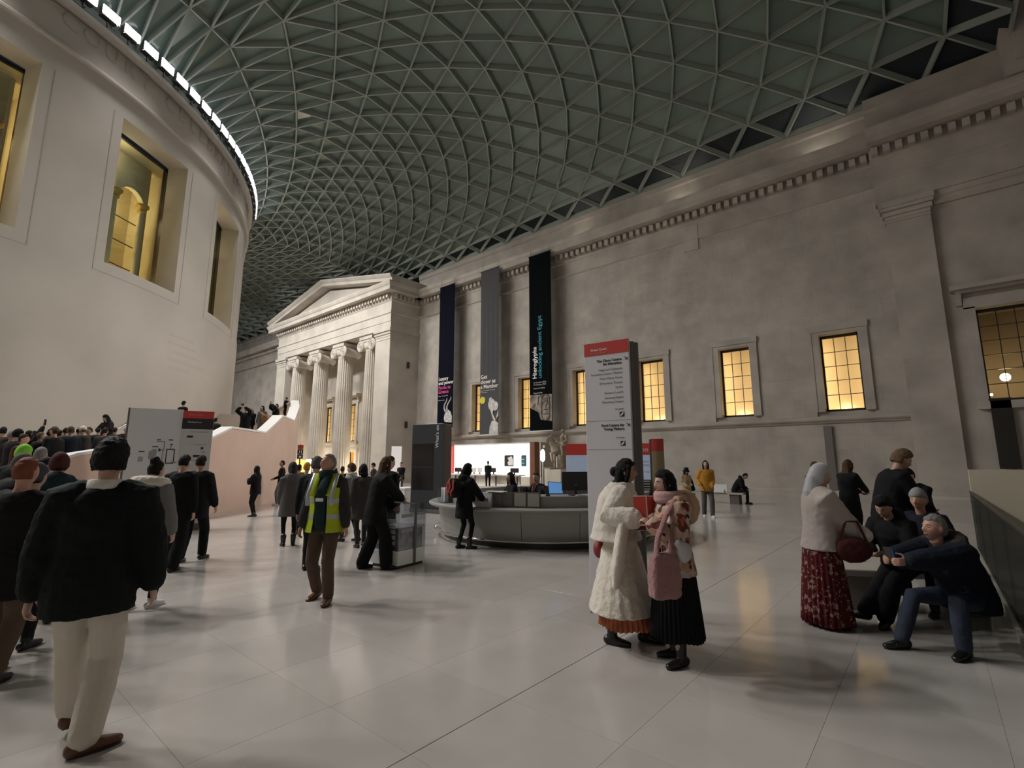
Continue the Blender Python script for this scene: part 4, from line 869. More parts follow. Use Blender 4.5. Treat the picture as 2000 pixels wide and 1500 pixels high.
MB().box(w * .65, w - .04, -.004, -.001, .6, .64).build('print', M_inkgrey, t); MB().box(w * .65, w - .04, -.004, -.001, .8, .84).build('print', M_inkgrey, t)
# ---- benches
M_bench = mat('bench_stone', (.40, .37, .33), .5); M_benchleg = mat('bench_leg', (.12, .105, .09), .6)
def bench(name, label, c, rz, ln, wd=.5, h=.45, lm=None):
    t = thing(name, label, 'bench', (c[0], c[1], 0), rz); MB().cham(-ln / 2, ln / 2, -wd / 2, wd / 2, h - .07, h, .01).build('seat_slab', M_bench, t)
    for s in (-1, 1): MB().cham(s * ln * .36 - .18, s * ln * .36 + .18, -wd * .4, wd * .4, 0, h - .07, .008).build('support_block', lm or M_benchleg, t)
    return t
bench('bench', 'low stone bench near the far wall with a person sitting bent over', (21.5, 7.2), math.pi / 2 + .05, 2.6, .6)
_a = at_dist(1750, 1000, 7.15); _b = at_dist(1806, 1000, 7.75); _c = (_a + _b) / 2 + Vector((.02, .17, 0))
bench('bench', 'low stone bench at the right under the seated visitors', (_c.x, _c.y), R_(-62), 1.5, .5, lm=mat('bench_leg_pale', (.2, .17, .145), .6))
t = thing('white_carton', 'flat white board standing on the far bench', 'board', (21.25, 6.9, .45), math.pi / 2 + .05); MB().cham(-.42, .42, -.02, .03, 0, .33, .006).build('board_face', M_white, t); MB().box(-.3, .3, .03, .1, 0, .12).build('board_stand', M_white, t)
# ---- glass balustrade and stairwell at the right
gb = thing('glass_balustrade', 'glass balustrade guarding the stairwell at the right edge', 'balustrade', (0, -.5, 0))
M_green = glass_mat('balustrade_glass', (.30, .36, .32), .16, .03)
for k in range(6):
    x = 1.6 + k * 1.9; MB().box(x + .01, x + 1.89, -.012, .012, .06, 1.08).build('glass_panel', M_green, gb)
MB().tube([(1.6, 0, 1.1), (13.0, 0, 1.1)], .022, 8).build('top_rail', M_dark, gb); MB().box(1.6, 13.0, -.05, .05, -.012, .07).build('floor_channel', M_bench, gb)
sw = tag(link('wall_stairwell', None), kind='structure')
mb = MB(); mb.box(-3, 13, -7.6, -7.4, -4, 0); mb.box(-3.2, -3, -7.6, -.6, -4, 0); mb.box(-3, 13, -.62, -.58, -4, -.014); mb.build('well_side', M_stone, sw)
MB().box(-3, 13, -7.5, -.6, -4.1, -4).build('well_floor', M_stone, sw)
MB().box(13.0, 13.35, -7.4, -.52, -4, 1.52).build('well_end', mat('cream_panel', (.5, .46, .36), .5), sw)
M_dkgreen = mat('dark_fabric_panel', (.02, .02, .016), .8)
t = thing('dark_wall_panel', 'tall black hanging panel on the wall under the large end window', 'panel', (26.9, -2.28, 1.42)); MB().cham(-.04, .04, -.3, .3, 0, 2.68, .01).build('panel_face', M_dkgreen, t); MB().box(-.05, .05, -.32, .32, 2.66, 2.74).build('top_bar', M_dark, t)
pa = at_x(1608, 833, WX - .06); t = thing('wall_conduit', 'narrow grey upright casing fixed to the stone wall behind the bonnet woman', 'casing', (WX - .02, pa.y - .17, .42)); MB().cham(-.1, 0, -.17, .17, 0, pa.z - .42, .01).build('casing_body', mat('conduit_grey', (.17, .155, .14), .6), t); MB().box(-.11, 0, -.18, .18, pa.z - .44, pa.z - .41).build('casing_cap', MATS['conduit_grey'], t)
# ================================================================ PEOPLE
SKIN = {'fair': (.52, .33, .25), 'tan': (.40, .24, .17), 'pale': (.58, .40, .32), 'brown': (.26, .15, .10), 'ruddy': (.50, .27, .19)}
def skin_mat(k): return mat('skin_' + k, SKIN[k], .5, spec=.4, var=.08, vscale=12)
def cloth(name, col, rough=.85, **kw): return mat('cloth_' + name, col, rough, spec=.2, bump=kw.pop('bump', .15), bscale=kw.pop('bscale', 60), **kw)
def hairm(name, col): return mat('hair_' + name, col, .6, spec=.15, bump=.6, bscale=30, stretch=(6, 6, 1.0))
H_BLACK = hairm('black', (.010, .009, .009)); H_DARK = hairm('dark_brown', (.022, .014, .010)); H_BROWN = hairm('brown', (.075, .042, .022)); H_GREY = hairm('grey', (.22, .2, .19)); H_LIGHT = hairm('light_brown', (.14, .09, .05)); H_WHITE = hairm('white', (.5, .48, .46)); H_RED = hairm('auburn', (.2, .065, .035))
C_BLACK = cloth('black', (.007, .007, .008)); C_BLACK2 = cloth('soft_black', (.012, .012, .014)); C_NAVY = cloth('navy', (.012, .015, .026)); C_CHAR = cloth('charcoal', (.035, .033, .033)); C_GREY = cloth('grey', (.10, .095, .095)); C_LGREY = cloth('light_grey', (.26, .25, .25)); C_CREAM = cloth('cream', (.55, .50, .43)); C_BEIGE = cloth('beige', (.40, .30, .19)); C_BROWN = cloth('brown', (.09, .06, .042)); C_JEAN = cloth('jeans', (.035, .045, .07)); C_LJEAN = cloth('pale_jeans', (.16, .18, .22)); C_YELLOW = cloth('mustard', (.46, .22, .03)); C_RED = cloth('dark_red', (.12, .014, .016)); C_OLIVE = cloth('olive', (.05, .05, .03)); C_TEAL = cloth('dark_teal', (.012, .03, .035)); C_WHITE = cloth('white', (.66, .63, .58)); C_MAROON = cloth('maroon', (.07, .02, .02)); C_TANC = cloth('tan', (.26, .13, .06))
S_BLACK = mat('shoe_black', (.008, .008, .008), .35); S_WHITE = mat('shoe_white', (.6, .6, .62), .5); S_BROWN = mat('shoe_brown', (.09, .035, .016), .4); S_SOLE = mat('shoe_sole', (.02, .018, .016), .7)
M_eye = mat('eye_dark', (.012, .009, .008), .15); M_eyew = mat('eye_white', (.6, .57, .54), .25); M_lip = mat('lip', (.34, .10, .09), .45)
def ik(a, b, l1, l2, pole):
    a, b, pole = Vector(a), Vector(b), Vector(pole); d = b - a; D = min(d.length, (l1 + l2) * .999); D = max(D, abs(l1 - l2) * 1.02 + 1e-4); u = d.normalized() if d.length > 1e-6 else Vector((0, 0, -1))
    x = (l1 * l1 - l2 * l2 + D * D) / (2 * D); hgt = math.sqrt(max(0, l1 * l1 - x * x)); p = (pole - u * pole.dot(u)); p = p.normalized() if p.length > 1e-5 else Vector((0, 1, 0))
    return a + u * x + p * hgt, a + u * D
def Rx(d): return Matrix.Rotation(R_(d), 3, 'X')
def Ry(d): return Matrix.Rotation(R_(d), 3, 'Y')
def Rz(d): return Matrix.Rotation(R_(d), 3, 'Z')
class Sk:
    def __init__(s, h, pose):
        k = s.k = h / 1.72; g = lambda n, d: pose.get(n, d)
        s.pel = Vector(g('pel', (0, 0, .952))) * k; lean, side, tw = g('lean', 2.), g('side', 0.), g('twist', 0.)
        py = g('hipyaw', 0.); s.Rp = Rz(-py)
        s.Rl = Rz(-py) @ Ry(side * .5) @ Rx(-lean * .5); s.Ru = Rz(-py - tw) @ Ry(side) @ Rx(-lean)
        s.waist = s.pel + s.Rl @ Vector((0, 0, .17 * k)); s.chest = s.waist + s.Ru @ Vector((0, 0, .2 * k)); s.shc = s.chest + s.Ru @ Vector((0, -.01, .12 * k)); s.neck = s.shc + s.Ru @ Vector((0, 0, .045 * k))
        hy, hp_, hr_ = g('head', (0, 0, 0)); s.Rh = Rz(-hy - py - tw) @ Rx(hp_) @ Ry(hr_)
        s.hbase = s.neck + (s.Ru @ Vector((0, .015, .055))) * k; s.head = s.hbase + s.Rh @ Vector((0, .018, .115)) * k
        sw = g('shw', .168); s.sh = {}; s.el = {}; s.wr = {}; s.hip = {}; s.kn = {}; s.an = {}; s.toe = {}; s.hd = {}
        for q, n in ((-1, 'L'), (1, 'R')):
            s.sh[n] = s.shc + s.Ru @ Vector((q * sw, 0, -.02)) * k
            tgt = Vector(g('hand' + n, (q * .26, .04, .80))) * k; pole = g('elb' + n, (q * .35, -1, -.1))
            s.el[n], s.wr[n] = ik(s.sh[n], tgt, .285 * k, .255 * k, pole)
            hd = g('hdir' + n, None); s.hd[n] = Vector(hd).normalized() if hd else (s.wr[n] - s.el[n]).normalized()
            s.hip[n] = s.pel + s.Rp @ Vector((q * .092, 0, -.03)) * k
            f = g('foot' + n, (q * .10, 0, 0, q * 8)); s.toe[n] = f[3] if len(f) > 3 else q * 8
            ft = Vector((f[0], f[1], f[2] + .085)) * k; s.kn[n], s.an[n] = ik(s.hip[n], ft, .44 * k, .425 * k, g('knee' + n, (q * .12, 1, 0)))
def head_pts(mb, sk, res, female=False):
    k = sk.k; nu, nv = res; vs = []; fs = []
    def pt(a, b):
        sx, sy, sz = math.cos(a) * math.sin(b), math.sin(a) * math.sin(b), math.cos(b)
        x, y, z = .0745 * sx, .094 * sy, .119 * sz
        if sz < 0: t = (-sz) ** 1.4; x *= 1 - .30 * t; y *= 1 - .12 * t
        if sy > 0:
            if sz < -.1: y += .010 * min(1, (-sz - .1) * 1.6) * max(0, 1 - abs(x) / .05)
            y += .030 * math.exp(-((x / .014) ** 2 + ((z + .018) / .020) ** 2)) + .010 * math.exp(-((x / .010) ** 2 + ((z - .01) / .025) ** 2))
            y += .005 * math.exp(-((z - .028) / .01) ** 2) * math.exp(-(x / .05) ** 2)
            for q in (-1, 1): y -= .010 * math.exp(-(((x - q * .031) / .016) ** 2 + ((z - .010) / .012) ** 2)); y += .004 * math.exp(-(((x - q * .042) / .018) ** 2 + ((z + .02) / .018) ** 2))
            y += .009 * math.exp(-((x / .022) ** 2 + ((z + .060) / .010) ** 2)) + .006 * math.exp(-((x / .018) ** 2 + ((z + .095) / .014) ** 2))
        else: y *= 1.06
        return sk.head + sk.Rh @ (Vector((x, y, z)) * k)
    mbv = [pt(0, 0.0001)]
    for j in range(1, nv):
        for i in range(nu): mbv.append(pt(2 * math.pi * i / nu, math.pi * j / nv))
    mbv.append(pt(0, math.pi - .0001)); e = len(mbv) - 1
    for i in range(nu):
        fs.append((0, 1 + i, 1 + (i + 1) % nu)); fs.append((e, e - nu + (i + 1) % nu, e - nu + i))
        for j in range(nv - 2): a = 1 + j * nu; fs.append((a + i, a + nu + i, a + nu + (i + 1) % nu, a + (i + 1) % nu))
    mb.add(mbv, fs)
    for q in (-1, 1): mb.ball(sk.head + sk.Rh @ (Vector((q * .076, -.008, -.006)) * k), (.012 * k, .018 * k, .030 * k), 8, 6, rot=sk.Rh)
def hand_pts(mb, sk, n, curl=35, lod=1):
    k = sk.k; q = -1 if n == 'L' else 1; W = sk.wr[n]; d = sk.hd[n]; f = (sk.wr[n] - sk.el[n]).normalized()
    inw = Vector((-q, 0, 0)); side = Vector((0, 1, 0)); side = (side - d * side.dot(d)); side = side.normalized() if side.length > .2 else Vector((0, 0, 1)); nrm = d.cross(side).normalized()
    if nrm.dot(inw) < 0: nrm = -nrm
    mb.tube([W - f * .03 * k, W + d * .02 * k, W + d * .055 * k, W + d * .09 * k], [(.026 * k, .022 * k), (.030 * k, .018 * k), (.040 * k, .017 * k), (.040 * k, .015 * k)], 10, up=nrm)
    rr = .0088 * k if lod < 2 else .012 * k
    for i, L in enumerate((.070, .080, .075, .060)):
        o = W + d * .088 * k + side * (.030 - .020 * i) * k; p = [o - d * .02 * k, o]; dirv = d.copy(); ax = side
        for sgl, cc in ((.45, .6), (.32, 1.0), (.23, .7)):
            dirv = (Matrix.Rotation(R_(curl * cc) * (1 if ax.cross(d).dot(nrm) > 0 else -1), 3, ax) @ dirv); o = o + dirv * L * sgl * k; p.append(o)
        mb.tube(p, [rr * 1.05, rr, rr * .97, rr * .92, rr * .8], 7)
    o = W + d * .025 * k + side * .032 * k; t1 = (d * .55 + side * .75 + nrm * .25).normalized(); t2 = (d * .85 + side * .25 + nrm * .4).normalized()
    mb.tube([o - side * .012 * k, o + t1 * .035 * k, o + t1 * .035 * k + t2 * .03 * k, o + t1 * .035 * k + t2 * .05 * k], [rr * 1.4, rr * 1.2, rr * 1.05, rr * .85], 7)
def torso_rings(sk, th, drop, flare, bulk=1.0, belly=0.):
    """centre, rx, ry, side, fwd sections from hem to collar"""
    k = sk.k; X = Vector((1, 0, 0)); Y = Vector((0, 1, 0)); S = []
    if drop > .05:
        n = 3 if drop > .3 else 2
        for i in range(n, 0, -1):
            f = i / n; c = sk.pel + Vector((0, 0, -.02 - drop * f)) * k
            c = c * (1 - 0) ; S.append((c, (.165 + flare * f) * bulk + th, (.125 + flare * .8 * f) * bulk + th, sk.Rp @ X, sk.Rp @ Y))
    S.append((sk.pel, .165 * bulk + th, (.120 + belly) * bulk + th, sk.Rp @ X, sk.Rp @ Y))
    S.append((sk.waist, .145 * bulk + th, (.105 + belly * 1.4) * bulk + th, sk.Rl @ X, sk.Rl @ Y))
    S.append((sk.chest, .158 * bulk + th, (.118 + belly * .4) * bulk + th, sk.Ru @ X, sk.Ru @ Y))
    S.append((sk.shc + sk.Ru @ Vector((0, 0, -.03)) * k, .165 * bulk + th, .098 * bulk + th * .8, sk.Ru @ X, sk.Ru @ Y))
    S.append((sk.shc + sk.Ru @ Vector((0, 0, .025)) * k, .105 * bulk + th * .7, .078 * bulk + th * .6, sk.Ru @ X, sk.Ru @ Y))
    S.append((sk.neck + sk.Ru @ Vector((0, .0, .005)) * k, .062 + th * .6, .062 + th * .6, sk.Ru @ X, sk.Ru @ Y))
    return [(c, rx * k, ry * k, a, b) for c, rx, ry, a, b in S]
def ring_pts(r, n=20, extra=0., a0=0., a1=360., closed=True):
    c, rx, ry, X, Y = r; m = n if closed else n + 1
    return [c + X * ((rx + extra) * math.cos(R_(a0 + (a1 - a0) * i / n))) + Y * ((ry + extra) * math.sin(R_(a0 + (a1 - a0) * i / n))) for i in range(m)]
LOD = {0: (.0085, (34, 24)), 1: (.013, (24, 17)), 2: (.022, (16, 12))}
PEOPLE = []
def person(label, loc, az, h=1.7, pose=None, lod=2, skin='fair', top=None, bottom=None, shoes=None, hair=None, hat=None, face=None, group=None, curl=35, z=None, legs=True, rad=0.):
    pose = pose or {}; vox, hres = LOD[lod]; sk = Sk(h, pose); k = sk.k
    root = thing('person', label, 'person', (loc[0], loc[1], loc[2] if len(loc) > 2 else 0.), -R_(az), group); root.name = 'person'
    ms = skin_mat(skin); b = MB(); lg = .7 if (bottom or {}).get('kind') == 'skirt' else 1.
    # ---- body: one continuous skin
    b.tube([sk.pel - Vector((0, 0, .05 * k)), sk.waist, sk.chest, sk.shc, sk.neck], [(.12 * k, .085 * k), (.11 * k, .075 * k), (.13 * k, .085 * k), (.11 * k, .07 * k), (.05 * k, .05 * k)], 12, up=sk.Ru @ Vector((0, 1, 0)))
    b.tube([sk.shc, sk.neck, sk.hbase, sk.head + sk.Rh @ Vector((0, -.02, -.03)) * k], [.06 * k, .054 * k, .052 * k, .055 * k], 10)
    head_pts(b, sk, hres)
    for n in 'LR':
        b.tube([sk.shc + (sk.sh[n] - sk.shc) * .5, sk.sh[n], (sk.sh[n] + sk.el[n]) / 2, sk.el[n], sk.el[n] + (sk.wr[n] - sk.el[n]) * .4, sk.wr[n]], [.05 * k, .05 * k, .043 * k, .036 * k, .038 * k, .024 * k], 9)
        hand_pts(b, sk, n, pose.get('curl' + n, curl), lod)
        if legs:
            b.tube([sk.pel + (sk.hip[n] - sk.pel) * .6, sk.hip[n], (sk.hip[n] + sk.kn[n]) / 2, sk.kn[n], sk.kn[n] + (sk.an[n] - sk.kn[n]) * .35, sk.an[n]], [.08 * lg * k, .08 * lg * k, .066 * lg * k, .048 * k, .048 * k, .034 * k], 9)
            fd = Rz(-sk.toe[n]) @ Vector((0, 1, 0)); b.tube([sk.an[n], sk.an[n] + Vector((0, 0, -.04 * k)), sk.an[n] + fd * .12 * k + Vector((0, 0, -.052 * k))], [.035 * k, .04 * k, .022 * k], 8)
    organic(b.build('body', ms, root, smooth=True), vox, 1 if lod == 0 else 2)
    T = dict(m=C_BLACK, th=.025, drop=.12, flare=.0, bulk=1., sleeve=.012, cuff=.0, belly=0., folds=.014, collar=0.); T.update(top or {})
    R = torso_rings(sk, T['th'], T['drop'], T['flare'], T['bulk'], T['belly'])
    t = MB(); t.loft([ring_pts(r, 20) for r in R])
    th = T['th'] * .6 + T['sleeve'] * .8
    for n in 'LR':
        q = -1 if n == 'L' else 1
        e = sk.wr[n] + (sk.wr[n] - sk.el[n]).normalized() * -.02 * k; c = T['cuff']
        t.tube([sk.shc + (sk.sh[n] - sk.shc) * .55, sk.sh[n], (sk.sh[n] + sk.el[n]) / 2, sk.el[n], (sk.el[n] + e) / 2, e], [(.052 + th) * k, (.054 + th) * k, (.047 + th) * k, (.041 + th) * k, (.035 + th + c * .5) * k, (.027 + th * .8 + c) * k], 12)
    if T['collar']: t.lathe([(.075 * k, 0), (.085 * k, .02), (.082 * k, T['collar']), (.065 * k, T['collar'] + .005)], sk.neck - Vector((0, 0, .02)), 16)
    if T.get('hood'):
        c = sk.neck + sk.Ru @ Vector((0, -.09, .0)) * k; t.ball(c, (.13 * k, .085 * k, .10 * k), 14, 9); t.tube([c + sk.Ru @ Vector((-.12, .06, .02)) * k, c + sk.Ru @ Vector((0, -.02, .05)) * k, c + sk.Ru @ Vector((.12, .06, .02)) * k], .045 * k, 8)
    organic(t.build(T.get('name', 'jacket'), T['m'], root, smooth=True), vox * 1.15, 3, T['folds'] if lod < 2 else 0, .07)
    B = dict(kind='trousers', m=C_BLACK2, w=.0, folds=.010); B.update(bottom or {})
    if legs and B['kind'] == 'trousers':
        t = MB(); t.tube([sk.pel + Vector((0, 0, .06 * k)), sk.pel, sk.pel - Vector((0, 0, .07 * k))], [(.155 * k, .118 * k), (.168 * k, .125 * k), (.15 * k, .11 * k)], 14, up=sk.Rp @ Vector((0, 1, 0))); w = B['w']
        for n in 'LR': t.tube([sk.hip[n] + Vector((0, 0, .02 * k)), sk.hip[n] * .55 + sk.kn[n] * .45, sk.kn[n], sk.kn[n] * .5 + sk.an[n] * .5, sk.an[n] + Vector((0, 0, .005 * k))], [(.098 + w * .3) * k, (.084 + w * .4) * k, (.064 + w * .7) * k, (.058 + w) * k, (.050 + w) * k], 12)
        organic(t.build('trousers', B['m'], root, smooth=True), vox * 1.15, 2, B['folds'] if lod < 2 else 0, .08)
    elif B['kind'] == 'skirt':
        n = B.get('pleats', 30); hem = B.get('hem', .12); rt, rb = B.get('rt', (.17, .158)), B.get('rb', (.30, .27)); fc = (sk.an['L'] + sk.an['R']) / 2; rings = []; steps = 9; seg = n * 4
        for i in range(steps + 1):
            f = i / steps; zz = (sk.pel.z + .1 * k) * (1 - f) + hem * f; c = Vector((sk.pel.x * (1 - f) + fc.x * f * .8, sk.pel.y * (1 - f) + fc.y * f * .8, zz)); amp = B.get('amp', .012) * (.25 + f)
            rings.append([c + Vector(((rt[0] + (rb[0] - rt[0]) * f ** .8) * k * math.cos(2 * math.pi * j / seg) * (1 + amp / .2 * math.cos(n * 2 * math.pi * j / seg)), (rt[1] + (rb[1] - rt[1]) * f ** .8) * k * math.sin(2 * math.pi * j / seg) * (1 + amp / .2 * math.cos(n * 2 * math.pi * j / seg)), (.008 * math.sin(5 * 2 * math.pi * j / seg) * f))) for j in range(seg)])
        inner = [[p + (Vector((rg[0].x, rg[0].y, p.z)) - p) * 0 + (c_ - p) * .03 for p in rg] for rg, c_ in zip(rings[::-1], [sum(rg, Vector()) / len(rg) for rg in rings[::-1]])]
        MB().loft(rings + inner, cap=False).build('skirt', B['m'], root, smooth=True)
    if shoes is not False and legs:
        sm = shoes or S_BLACK; boot = pose.get('boot', 0)
        for n in 'LR':
            fd = Rz(-sk.toe[n]) @ Vector((0, 1, 0)); pt_ = pose.get('toept' + n, 0.); a = sk.an[n]; dn = Vector((0, 0, -1)); up_ = Vector((0, 0, 1))
            if pt_: ax = fd.cross(up_).normalized(); fd2 = Matrix.Rotation(R_(-pt_), 3, ax) @ fd; dn = Matrix.Rotation(R_(-pt_), 3, ax) @ dn
            else: fd2 = fd
            s_ = MB(); base = a + dn * .045 * k
            s_.tube([base - fd2 * .055 * k, base + fd2 * .02 * k, base + fd2 * .09 * k + dn * .008 * k, base + fd2 * .165 * k + dn * .014 * k], [(.040 * k, .046 * k), (.046 * k, .048 * k), (.048 * k, .034 * k), (.034 * k, .024 * k)], 12, up=-dn)
            s_.tube([a + dn * .03 * k, a - dn * (.015 + boot * .5) * k, a - dn * (.03 + boot) * k], [.047 * k, (.05 + (boot > 0) * .006) * k, (.05 + (boot > 0) * .008 + boot * .06) * k], 10)
            sh = s_.build('shoe', sm, root, smooth=True); organic(sh, max(.009, vox * .9), 2)
            if lod < 2:
                q = MB(); c0 = a + dn * .085 * k + dn * (-.012 * k); sd = fd2.cross(dn).normalized(); out = []
                for j in range(14):
                    an_ = 2 * math.pi * j / 14; y = .055 + .125 * math.cos(an_); xx = (.040 + .008 * (1 if math.cos(an_) > 0 else -.3)) * math.sin(an_); out.append((xx, y))
                q.loft([[c0 + fd2 * y * k + sd * x * k + dn * o_ for x, y in out] for o_ in (0, .014 * k)]); q.build('sole', S_SOLE if sm is not S_WHITE else S_WHITE, sh)
    # ---- hair and hats
    hr = dict(kind='short', m=H_DARK); hr.update(hair or {})
    def cap_fn(line, low, kk, back=-.75):
        def fn(d):
            f = 1.0
            edge = line - .0 if d.y > .0 else low + (line - low) * 0
            if d.y > -.05: lim = line if d.y > .35 else low + (line - low) * max(0, (d.y + .05) / .4)
            else: lim = back
            e = (d.z - lim) / .14; e = max(0, min(1, e + .5)); e = e * e * (3 - 2 * e)
            return .80 + (kk - .80) * e
        return fn
    hc = sk.head + sk.Rh @ Vector((0, -.006, .004)) * k; rad_ = (.0775 * k, .0985 * k, .121 * k)
    if hr['kind'] != 'none':
        hm_ = MB(); kk = {'short': 1.10, 'long': 1.13, 'bob': 1.15, 'bun': 1.09, 'thin': 1.03, 'volume': 1.27}[hr['kind']]
        hm_.ball(hc, rad_, 28 if lod == 0 else 20, 20 if lod == 0 else 14, fn=cap_fn(.46 if hr['kind'] != 'thin' else .75, .05 if hr['kind'] in ('short', 'thin', 'volume') else -.25, kk, -.55 if hr['kind'] in ('short', 'thin', 'volume', 'bun') else -.95), rot=sk.Rh)
        if hr['kind'] in ('long', 'bob'):
            L = hr.get('len', .34 if hr['kind'] == 'long' else .12); o = sk.head + sk.Rh @ Vector((0, -.055, -.03)) * k; dnv = (sk.Ru @ Vector((0, -.10, -1))).normalized()
            hm_.tube([o + Vector((0, 0, .05)) * k, o + dnv * .08 * k, o + dnv * L * .6 * k - sk.Ru @ Vector((0, .03, 0)) * k, o + dnv * L * k - sk.Ru @ Vector((0, .03, 0)) * k], [(.085 * k, .06 * k), (.092 * k, .055 * k), (.10 * k, .045 * k), (.07 * k, .03 * k)], 12, up=sk.Rh @ Vector((0, 1, 0)))
            for q in (-1, 1): hm_.tube([sk.head + sk.Rh @ Vector((q * .07, .03, .05)) * k, sk.head + sk.Rh @ Vector((q * .082, .02, -.04)) * k, sk.head + sk.Rh @ Vector((q * .078, .0, -.06 - L * .45)) * k], [.022 * k, .028 * k, .018 * k], 8)
        if hr['kind'] == 'bun': hm_.ball(sk.head + sk.Rh @ Vector(hr.get('bun', (0, -.10, .05))) * k, hr.get('bunr', .045) * k, 12, 8)
        organic(hm_.build('hair', hr['m'], root, smooth=True), max(.008, vox * .85), 1, .016 if lod < 2 else .01, .028)
    if hat:
        hb = MB(); kd = hat['kind']
        if kd in ('beanie', 'hood'):
            hb.ball(hc, (rad_[0] * 1.02, rad_[1] * 1.02, rad_[2] * 1.06), 24, 18, fn=cap_fn(.30 if kd == 'beanie' else .5, .0 if kd == 'beanie' else -.7, 1.2 if kd == 'beanie' else 1.3, -.35 if kd == 'beanie' else -1.1), rot=sk.Rh)
            if kd == 'hood': hb.tube([sk.head + sk.Rh @ Vector((0, -.08, -.02)) * k, sk.neck + sk.Ru @ Vector((0, -.06, -.02)) * k], [.08 * k, .10 * k], 12)
            if hat.get('pom'): hb.ball(sk.head + sk.Rh @ Vector((0, -.01, .175)) * k, .035 * k, 10, 8)
        elif kd == 'cap':
            hb.ball(hc, rad_, 24, 18, fn=cap_fn(.35, .15, 1.13, -.1), rot=sk.Rh); hb.tube([sk.head + sk.Rh @ Vector((0, .07, .05)) * k, sk.head + sk.Rh @ Vector((0, .165, .035)) * k], [(.075 * k, .012 * k), (.06 * k, .010 * k)], 12, up=sk.Rh @ Vector((0, 0, 1)))
        elif kd == 'bucket':
            Mh = Matrix.Translation(sk.head) @ sk.Rh.to_4x4(); q = MB(); q.lathe([(.0, .155), (.07, .152), (.09, .12), (.098, .05), (.15, .0), (.155, -.01), (.10, .03), (.085, .04)], n=20, cap=False); q.v = [tuple(Mh @ (Vector(p) * k)) for p in q.v]; hb.add(q.v, q.f)
        if kd == 'bucket': hb.build('hat', hat['m'], root, smooth=True)
        else: organic(hb.build('hat' if kd != 'hood' else 'hood', hat['m'], root, smooth=True), max(.008, vox * .85), 1)
    # ---- face
    if face is None: face = lod < 2
    if face:
        for q in (-1, 1):
            e = MB().ball(sk.head + sk.Rh @ Vector((q * .031, .079, .010)) * k, (.0125 * k, .006 * k, .0065 * k), 10, 6, rot=sk.Rh).build('eye', M_eyew, root, smooth=True)
            MB().ball(sk.head + sk.Rh @ Vector((q * .031, .0845, .010)) * k, (.0055 * k, .003 * k, .0055 * k), 8, 6, rot=sk.Rh).build('iris', M_eye, e, smooth=True)
            MB().tube([sk.head + sk.Rh @ Vector((q * .017, .089, .028)) * k, sk.head + sk.Rh @ Vector((q * .032, .087, .033)) * k, sk.head + sk.Rh @ Vector((q * .046, .076, .027)) * k], [.003 * k, .0035 * k, .002 * k], 6).build('eyebrow', hr['m'], root)
        MB().tube([sk.head + sk.Rh @ Vector((-.021, .081, -.058)) * k, sk.head + sk.Rh @ Vector((0, .094, -.060)) * k, sk.head + sk.Rh @ Vector((.021, .081, -.058)) * k], [(.004 * k, .003 * k), (.008 * k, .005 * k), (.004 * k, .003 * k)], 8).build('lips', M_lip, root, smooth=True)
    root['_'] = 0; del root['_']
    PEOPLE.append(root); return root, sk
def fpx(x, y): p = at_z(x, y); return (p.x, p.y)
def az_img(deg_from_right):   # facing: 0 = to the image's right, 90 = away from the camera, 180 = left, 270 = towards the camera
    return 139.8 - deg_from_right
def scarf(root, sk, m, r=.10, th=.035, tails=0., name='scarf'):
    s = MB(); k = sk.k; c = sk.neck + sk.Ru @ Vector((0, .01, .02)) * k
    for dz in (0, .04): s.tube([c + sk.Ru @ Vector((r * math.cos(2 * math.pi * i / 16), r * math.sin(2 * math.pi * i / 16), dz)) * k for i in range(17)], th * k, 8)
    if tails:
        for q in (-.05, .06): s.tube([c + sk.Ru @ Vector((q, r, 0)) * k, c + sk.Ru @ Vector((q, r + .06, -.15)) * k, c + Vector((q, r + .07, -tails)) * k], [(.04 * k, .02 * k), (.06 * k, .018 * k), (.06 * k, .012 * k)], 8)
    return organic(s.build(name, m, root, smooth=True), .012, 2)
def to_local(loc, az, h, p):
    M = Matrix.Translation((loc[0], loc[1], 0)) @ Matrix.Rotation(-R_(az), 4, 'Z'); v = M.inverted() @ Vector(p); return tuple(v / (h / 1.72))
W2P = lambda root, p: (Matrix.Translation(root.location) @ root.rotation_euler.to_matrix().to_4x4()) @ Vector(p)
def floral(name, base, spots, scale):
    m = mat(name, base, .8, spec=.2, bump=.1, bscale=50); nt = m.node_tree; n = nt.nodes; L = nt.links; b = n['Principled BSDF']; prev = None
    for i, (c, th, sc) in enumerate(spots):
        tc = n.new('ShaderNodeTexCoord'); nz = n.new('ShaderNodeTexNoise'); nz.inputs['Scale'].default_value = sc; nz.inputs['Detail'].default_value = 1.5; mp = n.new('ShaderNodeMapping'); mp.inputs['Location'].default_value = (i * 3.1, i * 1.7, i * .9)
        L.new(tc.outputs['Object'], mp.inputs['Vector']); L.new(mp.outputs['Vector'], nz.inputs['Vector']); rp = n.new('ShaderNodeValToRGB'); rp.color_ramp.elements[0].position = th; rp.color_ramp.elements[1].position = th + .03; L.new(nz.outputs['Fac'], rp.inputs['Fac'])
        mx = n.new('ShaderNodeMix'); mx.data_type = 'RGBA'; L.new(rp.outputs['Color'], mx.inputs['Factor'])
        if prev is None: mx.inputs['A'].default_value = _rgb(base)
        else: L.new(prev, mx.inputs['A'])
        mx.inputs['B'].default_value = _rgb(c); prev = mx.outputs['Result']
    L.new(prev, b.inputs['Base Color']); return m
M_floral = floral('cloth_floral', (.46, .31, .24), [((.50, .42, .38), .55, 9), ((.13, .04, .03), .60, 11), ((.40, .10, .05), .64, 14), ((.02, .016, .018), .66, 8)], 1)
